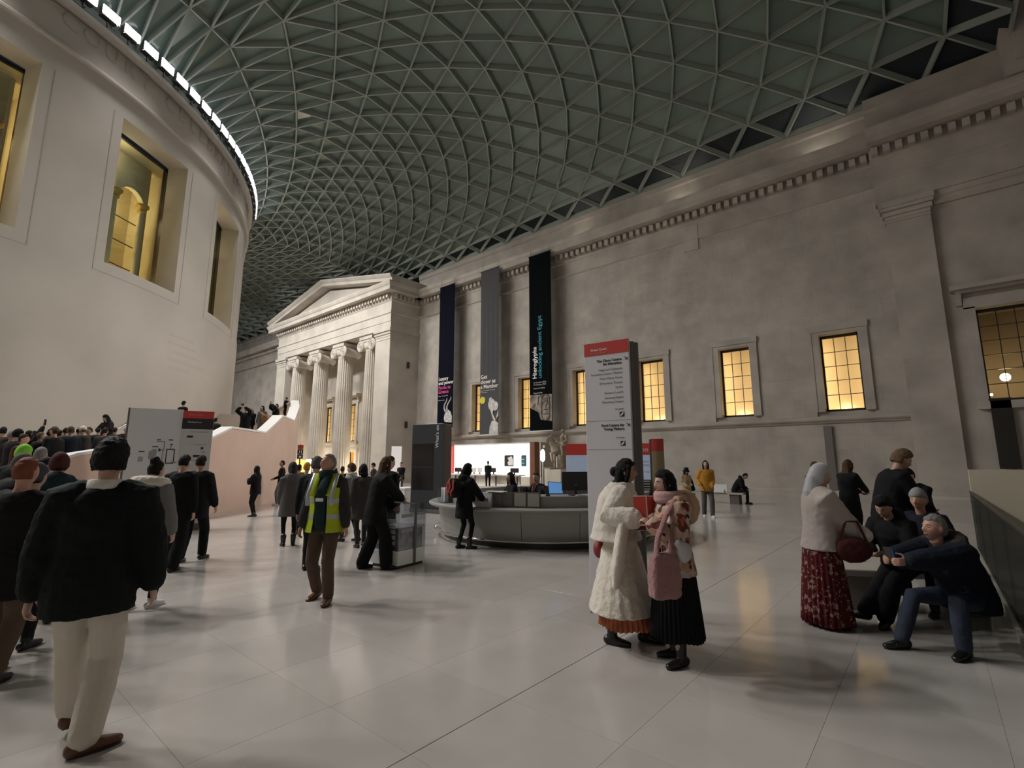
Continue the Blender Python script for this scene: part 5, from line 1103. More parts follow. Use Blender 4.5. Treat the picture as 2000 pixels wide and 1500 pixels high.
M_lace = floral('cloth_lace_skirt', (.10, .012, .014), [((.30, .19, .17), .58, 22), ((.42, .34, .30), .67, 30)], 1)
M_orange_skirt = mat('cloth_orange_skirt', (.46, .14, .05), .7, var=.5, vscale=7, col2=(.30, .07, .04))
M_fur = mat('cloth_white_fur', (.66, .60, .52), .95, bump=.35, bscale=70, sheen=.3); M_pinkfur = mat('cloth_pink_fur', (.40, .19, .19), .95, bump=1., bscale=110, sheen=.3); M_pinkknit = cloth('pink_knit', (.47, .29, .28))
M_hivis = cloth('hivis_yellow', (.42, .52, .03)); M_reflect = mat('cloth_reflective', (.42, .45, .48), .35, metal=.3)
# ---------------------------------------------------------------- woman in white cape
A_, ska = person('woman in long cream robe, white cape and orange pleated skirt holding a red leaflet', (4.42, 2.37), az_img(-16), 1.63,
    dict(lean=6, head=(0, -4, 0), handR=to_local((4.42, 2.37), az_img(-16), 1.63, at_dist(1240, 1014, 4.62)), handL=to_local((4.42, 2.37), az_img(-16), 1.63, at_dist(1246, 1010, 4.85)), elbR=(.6, -.5, -.6), elbL=(-.5, -.5, -.6), footL=(-.06, .22, 0, 5), footR=(.10, -.10, 0, 12), boot=.26, hdirR=(-.2, 1, .1), hdirL=(.2, 1, .1)),
    0, 'tan', dict(m=M_fur, th=.05, drop=.62, flare=.20, sleeve=.03, cuff=.035, name='robe', folds=.022), dict(kind='skirt', m=M_orange_skirt, pleats=34, hem=.17, rb=(.29, .27), rt=(.13, .12), amp=.012), S_BLACK, dict(kind='long', m=H_BLACK, len=.16))
k = ska.k; rr_ = torso_rings(ska, .075, .02, 0)
cp = MB(); secs = []
for (dz, ex) in ((-.30, .20), (-.12, .13), (0, .10)): c, rx, ry, X, Y = rr_[0]; secs.append((c + Vector((0, -.04, .12 + dz * .3)), rx + ex * .4, ry + ex * .35, X, Y))
secs += [(r[0] + Vector((0, -.02, 0)), r[1] + .05, r[2] + .035, r[3], r[4]) for r in rr_[2:]]
cp.loft([ring_pts(s, 24) for s in secs]); cp.lathe([(.10, -.06), (.13, .0), (.12, .05), (.085, .06)], ska.neck - Vector((0, .01, .0)), 18)
organic(cp.build('cape', cloth('white_cape', (.62, .57, .50)), A_, smooth=True), .012, 3, .02, .09)
for n in 'LR':
    d_ = MB(); e, w_ = ska.el[n], ska.wr[n]; m_ = e * .4 + w_ * .6
    d_.tube([m_ + Vector((0, 0, .02)), m_ + Vector((0, -.03, -.18)), m_ + Vector((0, -.07, -.42)), m_ + Vector((0, -.09, -.58))], [(.05, .10), (.055, .13), (.06, .15), (.035, .10)], 14, up=(1, 0, 0))
    organic(d_.build('wide_sleeve', M_fur, A_, smooth=True), .014, 3, .02, .08)
MB().ball(ska.head + ska.Rh @ Vector((0, -.115, -.01)), (.04, .045, .05), 10, 8).build('hair_knot', H_BLACK, A_, smooth=True)
for q in (-1, 1): MB().tube([ska.neck + Vector((q * .05, .10, -.02)), ska.chest + Vector((q * .02, .185, .02)), ska.waist + Vector((0, .20, .05))], [(.02, .008), (.028, .008), (.02, .008)], 8).build('collar_band', C_RED, A_)
wp = W2P(A_, (-.16, -.22, .80)); t = thing('red_pouch', 'small round dark red pouch hanging at the back of the woman in the cape', 'bag', wp, A_.rotation_euler.z); o = MB().ball((0, 0, 0), (.10, .06, .09), 14, 10).build('pouch', mat('pouch_red', (.20, .015, .02), .6), t, smooth=True); MB().tube([(0, 0, .08), (.03, .03, .2), (.06, .10, .34)], .008, 6).build('strap', MATS['pouch_red'], t)
# ---------------------------------------------------------------- woman in floral jacket
B_, skb = person('woman in pink floral jacket, pink scarf and long black pleated skirt smiling', (4.30, 1.80), az_img(196), 1.53,
    dict(lean=3, head=(4, -6, 0), handR=to_local((4.30, 1.80), az_img(196), 1.53, at_dist(1276, 1012, 4.72)), handL=to_local((4.30, 1.80), az_img(196), 1.53, at_dist(1274, 1024, 4.5)), elbR=(.5, -.5, -.6), elbL=(-.6, -.4, -.8), footL=(-.11, .04, 0, -10), footR=(.11, -.04, 0, 14), boot=.34, curlR=60, curlL=60),
    0, 'fair', dict(m=M_floral, th=.05, drop=.13, flare=.03, sleeve=.035, cuff=.015, folds=.02, name='floral_jacket'), dict(kind='skirt', m=C_BLACK, pleats=36, hem=.20, rb=(.25, .24), amp=.01), S_BLACK, dict(kind='bob', m=H_BLACK, len=.13))
scarf(B_, skb, M_pinkknit, .105, .042, 0)
hd_ = MB(); c = skb.shc + Vector((0, -.15, -.02)); hd_.ball(c, (.17, .10, .16), 16, 10); hd_.tube([skb.sh['L'] + Vector((0, .02, .06)), c + Vector((0, -.04, .08)), skb.sh['R'] + Vector((0, .02, .06))], .05, 10)
organic(hd_.build('peach_hood', cloth('peach', (.50, .32, .22)), B_, smooth=True), .013, 3, .015, .08)
wp = W2P(B_, (-.24, .25, .76)); t = thing('plush_tote_bag', 'pink fluffy tote bag hanging from the shoulder of the woman in the floral jacket', 'bag', wp, B_.rotation_euler.z)
bg = MB(); bg.loft([[(x * w_, y * d_, z) for x, y in ((-1, -.8), (-.7, -1), (.7, -1), (1, -.8), (1, .8), (.7, 1), (-.7, 1), (-1, .8))] for z, w_, d_ in ((-.18, .05, .10), (-.16, .065, .125), (0, .07, .13), (.14, .055, .11), (.17, .03, .085))]); organic(bg.build('bag_body', M_pinkfur, t, smooth=True), .012, 2, .018, .03)
st2 = MB()
for y in (-.07, .07): st2.tube([(0, y, .14), (.02, y * .9 - .03, .28), (.06, y * .6 - .12, .45), (.10, -.20, .58)], [(.035, .02)] * 4, 8)
organic(st2.build('shoulder_strap', M_pinkfur, t, smooth=True), .012, 2, .01, .03)
wp = W2P(B_, (-.27, .08, .93)); t = thing('white_plush_charm', 'white plush charm tucked above the pink tote bag', 'toy', wp, B_.rotation_euler.z); ch = MB(); ch.ball((0, 0, 0), (.05, .07, .085), 12, 9); ch.ball((0, .05, .07), (.03, .035, .035), 8, 6); organic(ch.build('charm_body', mat('plush_white', (.52, .50, .52), .8), t, smooth=True), .01, 2)
# the booklets in their hands
def booklet(p, name, label, rz, tilt, open_, hgt=.21, wid=.115):
    t = thing(name, label, 'booklet', p, rz); t.rotation_euler.x = tilt
    for q in (-1, 1):
        a = q * open_; cvr = MB(); cvr.box(0, wid, -.002, .002, 0, hgt); cvr.xform(Matrix.Rotation(a if q > 0 else math.pi + a, 4, 'Z')); cvr.build('cover', mat('booklet_red', (.42, .035, .022), .5), t)
        pg = MB(); pg.box(.0, wid - .004, .002 if q > 0 else -.008, .008 if q > 0 else -.002, .004, hgt - .004); pg.xform(Matrix.Rotation(a if q > 0 else math.pi + a, 4, 'Z')); pg.build('pages', M_whiteink, t)
        ed = MB(); ed.box(0, wid + .003, -.003, .003, hgt - .005, hgt + .003); ed.xform(Matrix.Rotation(a if q > 0 else math.pi + a, 4, 'Z')); ed.build('border', M_cream, t)
    MB().box(-.004, .004, -.004, .002, 0, hgt + .002).build('spine', M_cream, t)
    return t
pb = at_dist(1265, 1016, 4.62); booklet(pb, 'booklet', 'open red booklet held up by the woman in the floral jacket', -YAW - .05, -.12, .42)
pb = at_dist(1246, 1028, 4.75); t = thing('leaflet', 'flat red leaflet held by the woman in the cape', 'leaflet', pb, -YAW + .15); t.rotation_euler.x = .45; MB().box(-.09, .10, -.002, .002, -.04, .09).build('sheet', mat('leaflet_red', (.16, .03, .025), .5), t); MB().box(-.09, .10, -.003, .003, -.045, -.038).build('border', M_cream, t)
# ---------------------------------------------------------------- steward in yellow vest
C1, skc = person('steward in yellow high-visibility vest and brown trousers walking towards the camera', (3.30, 5.80), az_img(264), 1.70,
    dict(lean=1, head=(30, 5, 0), handR=(.29, .10, .80), handL=(-.31, .06, .79), footL=(-.13, .10, 0, -8), footR=(.13, -.12, 0.02, 14), toeptR=14, kneeR=(.1, 1, 0)), 0, 'ruddy',
    dict(m=C_CHAR, th=.035, drop=.10, sleeve=.02, name='jacket'), dict(m=C_BROWN, w=.015), S_BROWN, dict(kind='thin', m=H_GREY))
organic(MB().tube([skc.neck + Vector((-.05, .1, .02)), skc.chest + Vector((-.02, .19, .02)), skc.waist + Vector((0, .17, .0)), skc.pel + Vector((0, .16, -.05))], [(.05, .02), (.07, .02), (.07, .02), (.07, .02)], 10, up=(0, 1, 0)).build('dark_shirt_front', C_TEAL, C1, smooth=True), .012, 2)
scarf(C1, skc, C_TEAL, .085, .034)
RV = torso_rings(skc, .058, .10, .02); VR = []
for a, b in zip(RV, RV[1:]):
    for f in (0, .5): VR.append(tuple(x + (y - x) * f for x, y in zip(a, b)))
VR = VR[:-2]
def vest_piece(rings, a0, a1, e0, e1, name, m): 
    mb = MB(); mb.loft([ring_pts(r, 10, e0, a0, a1, False) + ring_pts(r, 10, e1, a0, a1, False)[::-1] for r in rings]); return mb.build(name, m, C1, smooth=True, ang=50)
nR = len(VR); 
vest_piece(VR[:nR - 2], 112, 270, 0, .010, 'vest_half', M_hivis); vest_piece(VR[:nR - 2], -90, 68, 0, .010, 'vest_half', M_hivis)
for q in (-1, 1):
    w0 = VR[nR - 4]; tops = [w0[0] + w0[3] * (q * .12) + w0[4] * (w0[2] + .012) - Vector((0, 0, .04)), skc.shc + Vector((q * .12, .06, .085)), skc.shc + Vector((q * .12, -.05, .085)), w0[0] + w0[3] * (q * .12) - w0[4] * (w0[2] + .01)]
    MB().tube(tops, [(.06, .014), (.05, .014), (.05, .014), (.06, .014)], 10, up=(0, 1, 0)).build('vest_shoulder', M_hivis, C1, smooth=True)
    MB().tube([interp_(1.0), interp_(1.2), tops[0] + Vector((q * .03, .014, 0)), tops[1] + Vector((q * .025, .006, .008))] if False else [tops[0] + Vector((q * .03, .012, -.12)), tops[0] + Vector((q * .03, .012, 0)), tops[1] + Vector((q * .025, .004, .008))], [(.026, .006)] * 3, 8, up=(0, 1, 0)).build('reflective_stripe', M_reflect, C1, smooth=True)
def interp(zf):
    for a, b in zip(VR, VR[1:]):
        if a[0].z <= zf <= b[0].z: f = (zf - a[0].z) / (b[0].z - a[0].z); return tuple(x + (y - x) * f for x, y in zip(a, b))
    return VR[0]
for z0 in (.98, 1.17):
    rs = [interp(z0 + d) for d in (0, .03, .055)]
    for a0, a1 in ((112, 270), (-90, 68)): vest_piece(rs, a0, a1, .009, .012, 'reflective_stripe', M_reflect)
MB().box(-.05, .045, .19, .195, -.02, .02).xform(Matrix.Translation((0, .015, 1.21))).build('name_badge', M_whiteink, C1)
# ---------------------------------------------------------------- man striding away at the left
D1, skd = person('man seen from behind in a dark jacket and cream trousers striding past the camera', fpx(135, 1478), az_img(112), 1.73,
    dict(lean=5, head=(0, -4, 0), handR=(.30, .06, .86), handL=(-.29, .02, .84), elbR=(.9, -.6, 0), elbL=(-.9, -.6, 0), footR=(.06, .0, 0, 62), footL=(-.12, .34, .02, 8), shw=.19), 0, 'fair',
    dict(m=cloth('ink_black', (.006, .008, .009)), th=.05, drop=.16, flare=.0, bulk=1.08, sleeve=.035, folds=.02, name='bomber_jacket'), dict(m=C_CREAM, w=.03), S_BROWN, dict(kind='volume', m=H_BLACK))
MB().lathe([(.098, -.02), (.096, .01), (.086, .05), (.07, .055)], skd.neck - Vector((0, .012, 0)), 20).build('shirt_collar', C_WHITE, D1, smooth=True)
# ---------------------------------------------------------------- woman at the donation box
E1, ske = person('long-haired woman in a long black coat leaning to the donation box', fpx(728, 1112), az_img(28), 1.70,
    dict(lean=14, head=(-4, -6, 0), handR=to_local(fpx(728, 1112), az_img(28), 1.70, (5.2, 6.75, 1.03)), handL=(-.05, .30, .95), elbR=(.5, -.4, -.7), footL=(-.14, -.14, 0, -10), footR=(.12, .18, 0, 18), boot=.1), 1, 'fair',
    dict(m=C_BLACK, th=.04, drop=.24, flare=.03, sleeve=.03, name='coat'), dict(m=C_BLACK, w=.05), S_BLACK, dict(kind='long', m=H_BROWN, len=.36))
# ---------------------------------------------------------------- visitor at the desk
F1, skf = person('hooded visitor in black coat with red backpack leaning on the desk', (7.0, 7.15), az_img(40), 1.56,
    dict(lean=6, head=(6, -4, 0), handR=(.16, .46, .93), handL=(-.1, .40, .92), elbR=(.6, -.3, -.7), footL=(-.10, -.06, 0, -6), footR=(.12, .06, 0, 20), boot=.1), 1, 'fair',
    dict(m=C_BLACK, th=.045, drop=.30, flare=.02, sleeve=.025, name='parka', hood=True), dict(m=C_BLACK, w=-.008), S_BLACK, dict(kind='bob', m=H_BLACK), dict(kind='hood', m=C_BLACK))
wp = W2P(F1, (0, -.24, .98)); t = thing('backpack', 'black and red backpack on the visitor standing at the desk', 'backpack', wp, F1.rotation_euler.z)
bp = MB(); bp.loft([[(x * w_, y * d_, z) for x, y in ((-1, -.6), (-.6, -1), (.6, -1), (1, -.6), (1, .8), (-1, .8))] for z, w_, d_ in ((0, .11, .07), (.04, .14, .09), (.28, .14, .085), (.37, .10, .06))]); organic(bp.build('pack', C_BLACK2, t, smooth=True), .013, 2)
M_redpack = mat('pack_red', (.42, .05, .03), .5)
for pts in (((-.10, -.085, .05), (-.12, -.095, .25), (-.02, -.085, .36)), ((.09, -.085, .33), (.10, -.095, .18), (.02, -.10, .10), (.03, -.09, .03)), ((-.04, -.095, .30), (.0, -.1, .2), (-.06, -.1, .1))): organic(MB().tube(pts, [(.03, .012)] * len(pts), 8, up=(0, 1, 0)).build('red_panel', M_redpack, t, smooth=True), .009, 1)
# ---------------------------------------------------------------- staff seated inside the desk
def swivel(p, rz, label):
    t = thing('office_chair', label, 'chair', (p[0], p[1], 0), rz); MB().cham(-.24, .24, -.22, .24, .46, .53, .02).build('seat', C_BLACK, t); MB().cham(-.22, .22, -.27, -.22, .6, 1.12, .03).build('backrest', C_BLACK, t); MB().tube([(0, 0, .08), (0, 0, .47)], .03, 8).build('gas_stem', M_dark, t)
    for q in range(5): a = q * 1.2566; MB().tube([(0, 0, .09), (.27 * math.cos(a), .27 * math.sin(a), .05)], .018, 6).build('star_leg', M_dark, t)
SIT = dict(pel=(0, 0, .68), footL=(-.12, .40, 0, -4), footR=(.12, .40, 0, 4), kneeL=(-.1, 1, .8), kneeR=(.1, 1, .8), handL=(-.14, .40, .98), handR=(.14, .40, .98), elbL=(-.6, -.3, -.6), elbR=(.6, -.3, -.6))
g1 = at_dist(1003, 940, 11.25); g2 = at_dist(1053, 940, 11.55)
swivel(g1, -R_(az_img(200)), 'black office chair of the dark-haired staff member inside the desk'); swivel(g2, -R_(az_img(205)), 'black office chair of the fair staff member inside the desk')
person('seated staff member with long dark hair and glasses inside the desk', (g1.x, g1.y), az_img(200), 1.64, dict(SIT, lean=8, head=(-12, 2, 0)), 1, 'fair', dict(m=C_BLACK, th=.03, drop=.06), dict(m=C_BLACK2), S_BLACK, dict(kind='long', m=H_BLACK, len=.28))
G2, skg = person('seated staff member with tied-back hair and red lanyard inside the desk', (g2.x, g2.y), az_img(215), 1.66, dict(SIT, lean=6, head=(-20, -14, 0)), 1, 'pale', dict(m=C_BLACK, th=.03, drop=.06), dict(m=C_BLACK2), S_BLACK, dict(kind='bun', m=H_BROWN))
for q in (-1, 1): MB().tube([skg.neck + Vector((q * .06, .08, -.01)), skg.chest + Vector((q * .02, .165, .0))], .009, 6).build('lanyard', M_redpack, G2)
# ---------------------------------------------------------------- people walking and standing in the middle distance
NAT = lambda s=0: dict(lean=3, handL=(-.27, .02 + .1 * s, .80), handR=(.27, .06 - .1 * s, .80), footL=(-.09, .16 * s, 0, -6), footR=(.09, -.16 * s, 0, 6))
H1, skh = person('person in black seen from behind walking past the map totem', fpx(335, 1113), az_img(95), 1.72, dict(NAT(1), head=(4, -8, 0), boot=.0), 1, 'fair', dict(m=C_BLACK, th=.05, drop=.2, name='coat'), dict(m=C_BLACK, w=.04), S_BLACK, dict(kind='short', m=H_BLACK))
person('second person in black close behind the one walking past the map totem', fpx(372, 1095), az_img(92), 1.72, dict(NAT(-1)), 1, 'fair', dict(m=C_BLACK2, th=.05, drop=.22, name='coat'), dict(m=C_BLACK, w=.02), S_BLACK, dict(kind='short', m=H_DARK))
P2, skp = person('person in a striped grey puffer jacket with fluffy white hood and hair bun', fpx(268, 1190), az_img(84), 1.62, dict(NAT(-.6), head=(0, -4, 0)), 1, 'fair', dict(m=cloth('puffer_grey', (.16, .155, .155)), th=.06, drop=.10, sleeve=.03, name='puffer_jacket'), dict(m=C_BLACK), S_WHITE, dict(kind='bun', m=H_BLACK, bun=(0, -.05, .125), bunr=.055))
fh = MB(); fh.tube([skp.neck + Vector((.17 * math.cos(a), .11 * math.sin(a) - .03, .02 - .02 * math.sin(a))) for a in np.linspace(0, 2 * math.pi, 14)], .065, 10); organic(fh.build('fluffy_collar', M_fur, P2, smooth=True), .014, 2, .02, .03)
for z in (1.28, 1.16, 1.04, .92): 
    rv = [r for r in torso_rings(skp, .075, .10, 0)]
    for a, b in zip(rv, rv[1:]):
        if a[0].z <= z * skp.k <= b[0].z: f = (z * skp.k - a[0].z) / (b[0].z - a[0].z); r = tuple(x + (y - x) * f for x, y in zip(a, b)); pts = ring_pts(r, 20); MB().tube(pts + [pts[0]], .014, 6).build('quilt_stripe', C_LGREY, P2, smooth=True); break
person('small woman in black standing alone by the stair wall with hands raised to her face', fpx(495, 1009), az_img(180), 1.5, dict(lean=2, head=(0, 8, 0), handL=(-.05, .24, 1.32), handR=(.06, .24, 1.30), elbL=(-.6, .2, -1), elbR=(.6, .2, -1), footL=(-.05, .0, 0), footR=(.06, 0, 0)), 1, 'fair', dict(m=C_BLACK, th=.05, drop=.16), dict(m=C_BLACK, w=-.01), S_BLACK, dict(kind='long', m=H_BLACK, len=.2))
person('man in black t-shirt and pale jeans with white shoes by the stair wall', fpx(546, 986), az_img(200), 1.68, dict(lean=0, head=(-10, 4, 0), handL=(-.2, .26, 1.05), handR=(.22, .24, 1.05), footL=(-.1, .1, 0), footR=(.1, -.1, 0)), 1, 'tan', dict(m=C_BLACK, th=.02, drop=.08, name='t_shirt'), dict(m=C_LJEAN, w=.01), S_WHITE, dict(kind='short', m=H_BLACK))
person('woman in grey hooded parka and black leggings with chunky boots', fpx(562, 1066), az_img(120), 1.58, dict(lean=2, head=(0, 0, 0), boot=.1, handL=(-.2, .16, .9), handR=(.24, .08, .85)), 1, 'fair', dict(m=C_GREY, th=.05, drop=.30, flare=.03, sleeve=.025, name='parka', hood=True), dict(m=C_BLACK, w=-.012), S_BLACK, dict(kind='short', m=H_BLACK), dict(kind='hood', m=C_CHAR))
def stand(label, px, D, ytop, turn, **kw):
    """stand a person at a pixel column and a distance; height from the head's pixel row"""
    p = at_dist(px, ytop, D); h = max(1.35, min(1.9, p.z + .0)); kw.setdefault('lod', 2); return person(label, (p.x, p.y), az_img(turn), h, **kw)
stand('person in black jacket with grey beanie just left of the steward', 618, 8.6, 901, 95, pose=NAT(.3), lod=1, top=dict(m=C_BLACK, th=.05, drop=.16), hair=dict(kind='short', m=H_DARK), hat=dict(kind='beanie', m=C_GREY))
stand('person in black with black hair far behind the parka woman', 583, 15, 911, 80, pose=NAT(.5), top=dict(m=C_BLACK, th=.05), hair=dict(kind='short', m=H_BLACK))
stand('person in mustard hat and dark coat behind the steward near the amber stall', 599, 13, 909, 90, pose=NAT(-.5), top=dict(m=C_CHAR, th=.05), hair=dict(kind='short', m=H_BROWN), hat=dict(kind='beanie', m=C_YELLOW))
W9, skw = stand('woman in pale grey coat and long white scarf walking left', 690, 11.4, 911, 165, pose=dict(NAT(1), boot=.1), lod=1, top=dict(m=C_LGREY, th=.05, drop=.30, name='coat'), bottom=dict(m=C_BLACK, w=-.01), hair=dict(kind='short', m=H_DARK), hat=dict(kind='beanie', m=C_BROWN))
scarf(W9, skw, C_WHITE, .10, .035, .75)
stand('person with black hair in a grey-brown coat behind the woman at the donation box', 711, 10.6, 912, 120, pose=NAT(-.6), lod=1, top=dict(m=cloth('taupe', (.055, .05, .048)), th=.05, drop=.34, flare=.02, name='coat'), bottom=dict(m=C_CHAR), hair=dict(kind='bob', m=H_BLACK))
stand('far visitor in black before the portico columns left of centre', 656, 22, 917, 90, pose=NAT(.5), top=dict(m=C_BLACK, th=.04)); stand('far visitor in dark coat just right of the steward before the columns', 669, 17, 914, 100, pose=NAT(-.5), top=dict(m=C_BLACK2, th=.05, drop=.3)); stand('far visitor with grey jacket before the last column', 683, 20, 913, 60, pose=NAT(.3), top=dict(m=C_GREY, th=.04)); stand('far visitor in a dark knitted hat beside the anta', 731, 24, 907, 200, pose=NAT(0), top=dict(m=C_CHAR, th=.05), hat=dict(kind='beanie', m=C_BLACK))
stand('second tall person with dark hair behind the woman at the donation box', 757, 9.4, 897, 60, pose=dict(NAT(.2), head=(10, -8, 0)), lod=1, top=dict(m=C_BLACK, th=.04, drop=.2), hair=dict(kind='short', m=H_DARK))
stand('man in dark jacket and glasses standing against the flank wall', 784, 27, 905, 262, pose=dict(lean=0, handL=(-.08, .2, .95), handR=(.08, .2, .95)), lod=2, face=True, skin='pale', top=dict(m=C_BLACK, th=.04), bottom=dict(m=C_GREY))
kp = at_x(953, 947, 23.7); person('kiosk attendant in dark clothes standing before the lit counter', (kp.x, kp.y), az_img(95), 1.72, dict(lean=0, handL=(-.12, .18, .95), handR=(.12, .18, .95)), 2, 'tan', dict(m=C_BLACK2, th=.03), dict(m=C_BLACK), S_WHITE, dict(kind='short', m=H_BLACK))
# ---------------------------------------------------------------- around the far bench
person('woman in mustard jacket and grey trousers walking and looking up', fpx(1384, 1010), az_img(262), 1.66, dict(NAT(1), lean=0, head=(6, 14, 0), handL=(-.12, .2, 1.0), handR=(.22, .12, 1.0)), 1, 'fair', dict(m=C_YELLOW, th=.05, drop=.12, sleeve=.02), dict(m=C_GREY, w=.02), S_WHITE, dict(kind='long', m=H_BLACK, len=.22))
stand('woman in black bucket hat and beige coat by the far bench', 1338, 18.2, 917, 285, pose=dict(NAT(0), head=(0, -10, 0), handL=(-.1, .22, 1.1), handR=(.08, .22, 1.05)), lod=1, top=dict(m=C_BEIGE, th=.05, drop=.35, flare=.03, name='coat'), hair=dict(kind='long', m=H_BLACK, len=.2), hat=dict(kind='bucket', m=C_BLACK))
def sit(label, x, y, az, h, seat=.45, extra=None, **kw):
    k = h / 1.72; ps = dict(pel=(0, 0, (seat + .10) / k), footL=(-.12, .42, 0, -6), footR=(.12, .42, 0, 6), kneeL=(-.1, 1, .8), kneeR=(.1, 1, .8), handL=(-.12, .34, .72), handR=(.12, .34, .72), elbL=(-.7, -.3, -.4), elbR=(.7, -.3, -.4)); ps.update(extra or {})
    return person(label, (x, y), az, h, ps, **kw)
sit('person in black sitting at the left end of the far bench', 21.5, 8.05, az_img(150), 1.62, extra=dict(lean=18, head=(0, -20, 0)), lod=2, top=dict(m=C_BLACK, th=.05, drop=.06), hair=dict(kind='short', m=H_BLACK))
sit('person in black sitting bent forward on the right end of the far bench', 21.75, 6.3, az_img(330), 1.68, extra=dict(lean=38, head=(0, -35, 0), handL=(-.1, .42, .62), handR=(.1, .42, .62)), lod=1, top=dict(m=C_BLACK, th=.055, drop=.06, hood=True), hair=dict(kind='short', m=H_BLACK))
# ---------------------------------------------------------------- group at the right
N1, skn = person('woman in white bonnet, pale jacket and long dark red lace skirt', fpx(1618, 1220), az_img(-8), 1.56,
    dict(lean=4, head=(0, -6, 0), handR=(.06, .36, 1.00), handL=(-.04, .34, 1.00), elbR=(.6, -.4, -.7), elbL=(-.6, -.4, -.7)), 1, 'fair', dict(m=cloth('pale_rose', (.46, .40, .37)), th=.06, drop=.10, flare=.03, sleeve=.05, cuff=.03, name='short_jacket'), dict(kind='skirt', m=M_lace, pleats=26, hem=.03, rb=(.27, .25), amp=.012), S_BLACK, dict(kind='short', m=H_DARK), dict(kind='hood', m=mat('bonnet_white', (.46, .46, .50), .5, sheen=.3)))
wp = W2P(N1, (skn.wr['L'] + skn.wr['R']) / 2 + Vector((0, .06, 0))); t = thing('fur_muff', 'white fur muff on the hands of the woman in the bonnet', 'muff', wp, N1.rotation_euler.z); organic(MB().tube([(-.13, 0, 0), (0, .02, .0), (.13, 0, 0)], [.075, .09, .075], 12).build('muff_body', M_fur, t, smooth=True), .013, 2, .02, .03); MB().tube([(.0, .0, .08), (-.02, -.08, .25), (0, -.2, .38)], .006, 6).build('neck_cord', C_CREAM, t)
wp = W2P(N1, (.20, .22, .78)); t = thing('maroon_handbag', 'dark maroon slouchy handbag of the woman in the bonnet', 'bag', wp, N1.rotation_euler.z); hbm = MB(); hbm.ball((0, 0, 0), (.07, .18, .13), 16, 10); organic(hbm.build('bag_body', C_MAROON, t, smooth=True), .013, 2, .02, .06); MB().tube([(0, -.13, .08), (0, -.05, .28), (0, .06, .28), (0, .13, .08)], .012, 6).build('handle', C_MAROON, t)
stand('person in grey half hidden behind the woman in the bonnet', 1588, 12.5, 907, 10, pose=NAT(.4), top=dict(m=C_CHAR, th=.05, drop=.3), hair=dict(kind='short', m=H_BROWN))
Q1, skq = person('woman with long brown hair in a long black coat holding a sheet of paper', fpx(1668, 1058), az_img(15), 1.66, dict(lean=2, head=(0, -10, 0), handR=(.1, .40, 1.08), handL=(-.05, .36, 1.06), elbR=(.6, -.4, -.7)), 1, 'fair', dict(m=C_BLACK, th=.045, drop=.42, flare=.03, name='coat'), dict(m=C_BLACK), S_BLACK, dict(kind='long', m=H_BROWN, len=.26))
wp = W2P(Q1, (.04, .52, 1.06)); t = thing('paper_sheet', 'pale sheet of paper held by the woman in the long black coat', 'paper', wp, Q1.rotation_euler.z); MB().box(-.1, .1, -.13, .14, 0, .004).build('sheet', M_leaf, t); MB().box(-.1, .1, -.13, .14, -.006, -.001).build('backing', M_leaf2, t)
pq = at_dist(1722, 895, 8.3); person('tall fair-haired person in black jacket and face mask bending over the bench', (pq.x, pq.y), az_img(-10), 1.80, dict(lean=18, head=(0, -28, 0), handR=(.12, .42, 1.0), handL=(-.1, .40, 1.0), elbR=(.6, -.3, -.7)), 1, 'tan', dict(m=C_BLACK, th=.055, drop=.14), dict(m=C_BLACK, w=.02), S_BLACK, dict(kind='volume', m=H_LIGHT))
pq = at_dist(1790, 930, 9.5); K1, skk = person('person in black with a white cap leaning beside the bending one', (pq.x, pq.y), az_img(200), 1.55, dict(lean=16, head=(0, -25, 0), handR=(.12, .36, .95), handL=(-.12, .36, .95)), 1, 'fair', dict(m=C_BLACK2, th=.05, drop=.12), dict(m=C_BLACK), S_BLACK, dict(kind='short', m=H_BLACK), dict(kind='cap', m=C_BLACK))
organic(MB().tube([skk.neck + Vector((-.10, .1, -.02)), skk.shc + Vector((0, .15, -.06)), skk.neck + Vector((.12, .10, -.02))], [.03, .035, .03], 8).build('white_trim', C_WHITE, K1, smooth=True), .013, 1)
sit('dark-haired youth in black sitting on the near bench looking down', at_dist(1750, 1000, 7.15).x, at_dist(1750, 1000, 7.15).y, az_img(205), 1.62, extra=dict(lean=20, head=(-5, -32, 0), footL=(-.12, .66, 0, -14), footR=(.02, .82, 0.02, 8), toeptR=-12, handL=(-.05, .40, .74), handR=(.08, .40, .72)), lod=1, skin='tan', top=dict(m=C_BLACK, th=.055, drop=.06, hood=True), bottom=dict(m=C_BLACK, w=.03), shoes=S_BLACK, hair=dict(kind='volume', m=H_BLACK))
sit('person in pale knitted hat sitting on the near bench behind the selfie taker', at_dist(1806, 1000, 7.75).x, at_dist(1806, 1000, 7.75).y, az_img(212), 1.66, extra=dict(lean=14, head=(0, -2, 0)), lod=1, skin='ruddy', top=dict(m=C_NAVY, th=.05, drop=.06), bottom=dict(m=C_BLACK), hair=dict(kind='short', m=H_WHITE), hat=dict(kind='beanie', m=C_LGREY))
V1, skv = person('grey-haired woman in navy padded jacket and jeans crouching with a phone', (6.0, .10), az_img(192), 1.66,
    dict(pel=(0, -.38, .47), lean=34, head=(10, 6, 0), handR=(.05, .60, .80), handL=(-.05, .60, .80), elbR=(.6, -.2, -.8), elbL=(-.6, -.2, -.8), footR=(.16, .26, 0, 8), footL=(-.16, -.04, 0, -14), kneeR=(.3, 1, .9), kneeL=(-.35, 1, .6), curlR=55, curlL=55), 0, 'ruddy', dict(m=C_NAVY, th=.065, drop=.10, sleeve=.03, bulk=1.08, name='padded_jacket'), dict(m=C_JEAN, w=.012), S_BLACK, dict(kind='short', m=H_GREY))
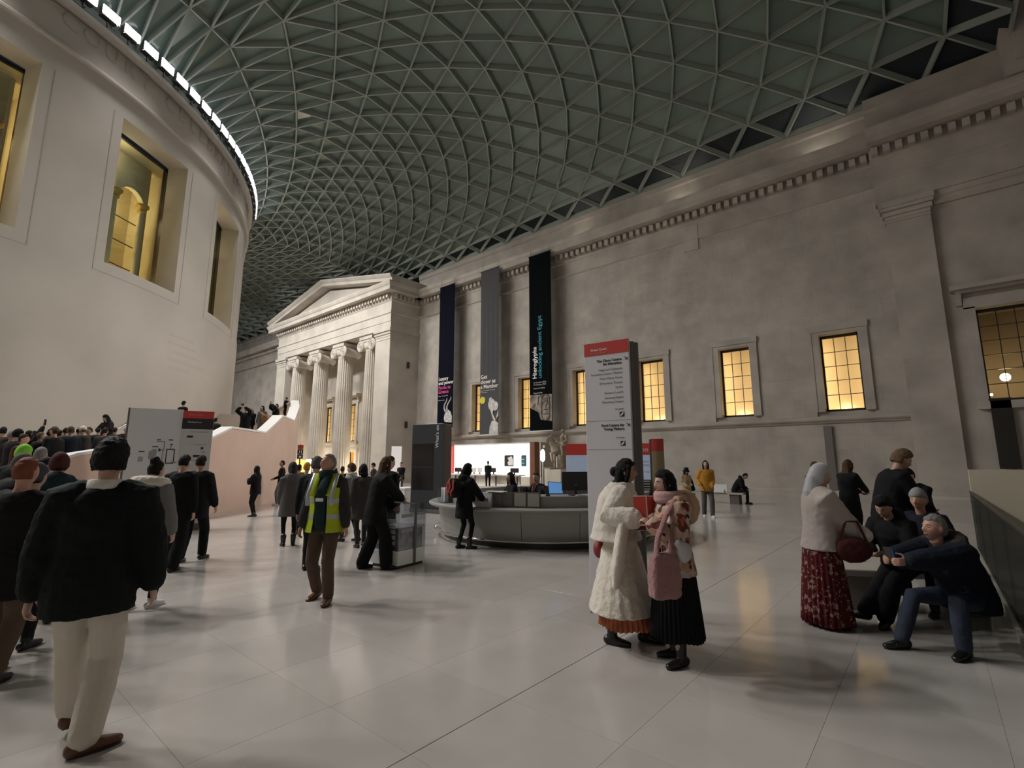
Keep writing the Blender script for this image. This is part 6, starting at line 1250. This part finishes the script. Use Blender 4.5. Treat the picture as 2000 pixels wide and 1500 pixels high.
fm = MB(); fm.tube([skv.neck + skv.Ru @ Vector((.14 * math.cos(a), .10 * math.sin(a) - .05, .0)) for a in np.linspace(R_(150), R_(390), 12)], .055, 10); organic(fm.build('fur_trim', mat('fur_brown', (.05, .04, .03), .95, bump=.9, bscale=80), V1, smooth=True), .013, 2, .02, .03)
wp = W2P(V1, (skv.wr['L'] + skv.wr['R']) / 2 + (skv.hd['L'] + skv.hd['R']) * .045); t = thing('smartphone', 'smartphone with a lit blue screen in the hands of the crouching woman', 'phone', wp, V1.rotation_euler.z); t.rotation_euler.x = -.3; MB().cham(-.038, .038, -.005, .005, -.03, .12, .003).build('phone_body', M_dark, t); MB().box(-.034, .034, -.0065, -.005, -.024, .114).build('screen', mat('phone_screen', (.02, .1, .3), emit=(.15, .4, 1), estr=2.0), t)
# ---------------------------------------------------------------- people close by at the left edge
person('auburn-haired person in dark coat at the left edge of the photo', fpx(-20, 1330), az_img(100), 1.63, dict(NAT(.8)), 1, 'ruddy', dict(m=C_BLACK, th=.05, drop=.3, name='coat'), dict(m=C_BROWN, w=.02), S_BLACK, dict(kind='short', m=H_RED))
stand('person in grey beanie and dark navy jacket at the left beside the striding man', 66, 6.4, 920, 100, pose=NAT(-.6), lod=1, top=dict(m=C_NAVY, th=.06, drop=.14), hair=dict(kind='short', m=H_DARK), hat=dict(kind='beanie', m=cloth('slate_knit', (.06, .06, .07))))
stand('person with maroon hat and dark teal jacket in front of the stair parapet', 117, 7.4, 898, 130, pose=NAT(.5), lod=1, top=dict(m=C_TEAL, th=.06, drop=.14, hood=True), hair=dict(kind='short', m=H_DARK), hat=dict(kind='beanie', m=C_MAROON))
stand('person in grey flat hat between the beanie wearers at the left', 38, 8.2, 899, 80, pose=NAT(0), lod=2, top=dict(m=C_BLACK, th=.06), hair=dict(kind='short', m=H_GREY), hat=dict(kind='beanie', m=C_GREY))
stand('person in bright green beanie in the crowd at the left', 43, 10.8, 879, 100, pose=NAT(0), lod=2, top=dict(m=C_BLACK, th=.06), hair=dict(kind='short', m=H_DARK), hat=dict(kind='beanie', m=cloth('bright_green', (.22, .55, .05))))
stand('grey-haired person in the crowd right of the green beanie', 78, 11.6, 881, 110, pose=NAT(0), lod=2, top=dict(m=C_BLACK2, th=.06), hair=dict(kind='short', m=H_GREY))
stand('dark-haired person with pale collar in front of the parapet', 82, 9.0, 902, 60, pose=NAT(0), lod=2, top=dict(m=C_BLACK, th=.05), hair=dict(kind='short', m=H_BLACK))
# ---------------------------------------------------------------- crowd on the stairs
def on_stairs(px, ytop, h, rmin=DR + .45):
    best = None
    for D in np.arange(12.5, 34, .1):
        p = at_dist(px, ytop, D); a = math.degrees(math.atan2(p.y - DC[1], p.x - DC[0])); r = math.hypot(p.x - DC[0], p.y - DC[1]); ro = (ell(a) - Vector((DC[0], DC[1], 0))).length
        if r < rmin: break
        if r > ro - .75: continue
        z = step_z(a) if a > -79.5 else 0.; err = abs(p.z - z - h)
        for q in PEOPLE:
            dd = math.hypot(p.x - q.location.x, p.y - q.location.y)
            if dd < .58: err += (.58 - dd) * 1.5
        if best is None or err < best[0]: best = (err, p.x, p.y, z, p.z - z)
    if best is None:                          # no room in front of the round wall on this line: stand close to it
        for D in np.arange(12.5, 40, .05):
            p = at_dist(px, ytop, D); a = math.degrees(math.atan2(p.y - DC[1], p.x - DC[0])); r = math.hypot(p.x - DC[0], p.y - DC[1])
            if r < DR + .5 or D > 36: break
            z = step_z(a); best = (abs(p.z - z - h) , p.x, p.y, z, p.z - z)
    return best
CROWD = [
 (6, 838, 'dark-haired person in olive jacket at the far left of the stair crowd', H_BLACK, C_OLIVE, None, 120), (21, 846, 'person with grey hair low in the stair crowd at the far left', H_GREY, C_BLACK, None, 60), (32, 844, 'person in black hat near the left end of the stair crowd', H_BLACK, C_BLACK2, ('beanie', C_BLACK), 80),
 (43, 853, 'person in maroon top near the left end of the stair crowd', H_DARK, C_MAROON, None, 20), (77, 848, 'person with pale bald crown in the stair crowd', H_LIGHT, C_BLACK, None, 70), (110, 838, 'person in dark cap facing left on the stairs', H_DARK, C_BLACK, ('cap', C_BROWN), 180),
 (140, 837, 'brown-haired person in dark jacket in the middle of the stairs', H_BROWN, C_NAVY, None, 150), (165, 836, 'person in white cap facing left on the stairs', H_LIGHT, C_CHAR, ('cap', C_WHITE), 180), (176, 846, 'fair-skinned person looking right below the white cap on the stairs', H_BROWN, C_BLACK, None, 250),
 (191, 845, 'person with black hair right of the white cap on the stairs', H_BLACK, C_BLACK2, None, 100), (204, 846, 'person in charcoal jacket on the stairs below the hooded one', H_DARK, C_CHAR, None, 110), (113, 857, 'person in black below the dark cap on the stairs', H_BLACK, C_BLACK, None, 90),
 (95, 850, 'person in dark green jacket between the pale crown and the dark cap', H_DARK, C_TEAL, None, 60), (152, 852, 'person in black between the brown-haired one and the white cap', H_BLACK, C_BLACK, None, 90), (126, 852, 'person in navy left of the brown-haired one on the stairs', H_DARK, C_NAVY, None, 100),
 (8, 872, 'person in pale scarf low at the far left of the crowd', H_DARK, C_LGREY, None, 60), (62, 868, 'person in black coat above the green beanie in the crowd', H_BLACK, C_BLACK, None, 100), (25, 870, 'person in charcoal coat left of the green beanie in the crowd', H_DARK, C_CHAR, None, 90), (95, 874, 'person in soft black coat below the dark cap in the crowd', H_BLACK, C_BLACK2, None, 80),
 (222, 852, 'person in black just left of the map totem on the stairs', H_DARK, C_BLACK, None, 100)]
for px, yt, lab, hm2, cm, ht, fc in CROWD:
    b = on_stairs(px, yt, 1.66)
    if not b: continue
    person(lab, (b[1], b[2], b[3]), az_img(fc), max(1.45, min(1.82, b[4])), NAT(random.choice((-.4, 0, .4))), 2, random.choice(('fair', 'tan', 'ruddy')), dict(m=cm, th=.055, drop=.14), dict(m=C_BLACK2), False, dict(kind='short', m=hm2), dict(kind=ht[0], m=ht[1]) if ht else None, group='crowd on the stairs')
b = on_stairs(59, 846, 1.66); X5, skx = person('person holding a phone up high in the stair crowd', (b[1], b[2], b[3]), az_img(80), max(1.5, min(1.8, b[4])), dict(lean=0, head=(0, 15, 0), handR=(.16, .22, 1.92), elbR=(1, .3, -.4), handL=(-.26, .05, .8), hdirR=(0, .2, 1)), 2, 'tan', dict(m=C_BLACK, th=.05), dict(m=C_BLACK2), False, dict(kind='short', m=H_DARK), group='crowd on the stairs')
wp = W2P(X5, skx.wr['R'] + Vector((0, .03, .11))); t = thing('smartphone', 'dark phone held up above the stair crowd', 'phone', wp, X5.rotation_euler.z); MB().cham(-.038, .038, -.005, .005, -.06, .09, .003).build('phone_body', M_dark, t); MB().box(-.034, .034, -.0065, -.005, -.05, .08).build('screen', M_screen, t)
def against(px, ytop, h, label, turn, **kw):
    b = on_stairs(px, ytop, h, DR + .35)
    return person(label, (b[1], b[2], b[3]), az_img(turn), max(1.4, min(1.85, b[4])), lod=2, group='people on the stair landings', **kw)
H5, _ = against(213, 814, 1.62, 'hooded person in black looking at a phone against the round wall', 262, pose=dict(lean=6, head=(0, -22, 0), handL=(-.06, .26, 1.18), handR=(.06, .26, 1.18), elbL=(-.8, 0, -.6), elbR=(.8, 0, -.6)), top=dict(m=C_BLACK, th=.06, drop=.1, hood=True), bottom=dict(m=C_LJEAN), hat=dict(kind='hood', m=C_BLACK), hair=dict(kind='long', m=H_BLACK), face=True)
against(246, 836, 1.66, 'pale-haired person half hidden by the left edge of the map totem', 90, pose=NAT(0), top=dict(m=C_BLACK, th=.05), hair=dict(kind='short', m=H_WHITE))
against(358, 786, 1.70, 'person in black cap standing behind the top of the map totem', 80, pose=NAT(0), top=dict(m=C_BLACK, th=.05), hat=dict(kind='beanie', m=C_BLACK), skin='pale')
against(413, 822, 1.5, 'person in maroon jacket behind the map totem on the stairs', 60, pose=dict(NAT(0), lean=15), top=dict(m=C_MAROON, th=.06), hair=dict(kind='short', m=H_BROWN)); against(420, 818, 1.5, 'person in dark coat beside the maroon jacket on the stairs', 90, pose=dict(NAT(0), lean=8), top=dict(m=C_BLACK2, th=.06), hair=dict(kind='short', m=H_BLACK))
UP = dict(lean=0, head=(0, 12, 0), handR=(.10, .26, 1.72), handL=(-.10, .26, 1.72), elbR=(1, .2, -.2), elbL=(-1, .2, -.2), hdirR=(0, .2, 1), hdirL=(0, .2, 1))
def phone_for(P, sk, lab):
    wp = W2P(P, (sk.wr['L'] + sk.wr['R']) / 2 + Vector((0, .03, .12))); t = thing('smartphone', lab, 'phone', wp, P.rotation_euler.z); MB().cham(-.075, .075, -.005, .005, -.04, .04, .003).build('phone_body', M_dark, t); MB().box(-.07, .07, -.0065, -.005, -.035, .035).build('screen', M_screen, t)
U1, s1 = against(481, 797, 1.68, 'person in black raising both arms with a phone at the left of the landing', 268, pose=UP, top=dict(m=C_BLACK, th=.06, drop=.2), hair=dict(kind='short', m=H_DARK)); phone_for(U1, s1, 'phone held up by the left person on the landing')
against(493, 800, 1.5, 'person with pale scarf beside the raised arms on the landing', 270, pose=dict(NAT(0), handL=(-.05, .25, 1.1), handR=(.08, .25, 1.1)), top=dict(m=C_BLACK, th=.05), hair=dict(kind='long', m=H_GREY), face=True)
against(514, 795, 1.62, 'person with long dark hair in a grey coat on the landing', 265, pose=NAT(0), top=dict(m=C_GREY, th=.05, drop=.3), hair=dict(kind='long', m=H_BLACK), face=True)
against(523, 806, 1.45, 'person in tan jacket bending on the landing', 230, pose=dict(NAT(0), lean=32, head=(0, -20, 0)), top=dict(m=C_TANC, th=.06), hair=dict(kind='short', m=H_BROWN))
U2, s2 = against(540, 791, 1.66, 'person in black raising a phone at the right of the landing', 225, pose=UP, top=dict(m=C_BLACK, th=.06, drop=.1), hair=dict(kind='short', m=H_BLACK)); phone_for(U2, s2, 'phone held up by the right person on the landing')
against(559, 797, 1.62, 'person in black at the top of the visible stairs', 170, pose=NAT(0), top=dict(m=C_BLACK, th=.06), hair=dict(kind='short', m=H_BLACK), face=True)
# ---------------------------------------------------------------- settle all organic surfaces into plain meshes
dg = bpy.context.evaluated_depsgraph_get(); dg.update()
for o in REMESH:
    me = bpy.data.meshes.new_from_object(o.evaluated_get(dg)); old = o.data; mt = old.materials[0] if old.materials else None
    o.modifiers.clear(); o.data = me
    if mt and not me.materials: me.materials.append(mt)
    me.polygons.foreach_set('use_smooth', [True] * len(me.polygons))
    if old.users == 0: bpy.data.meshes.remove(old)
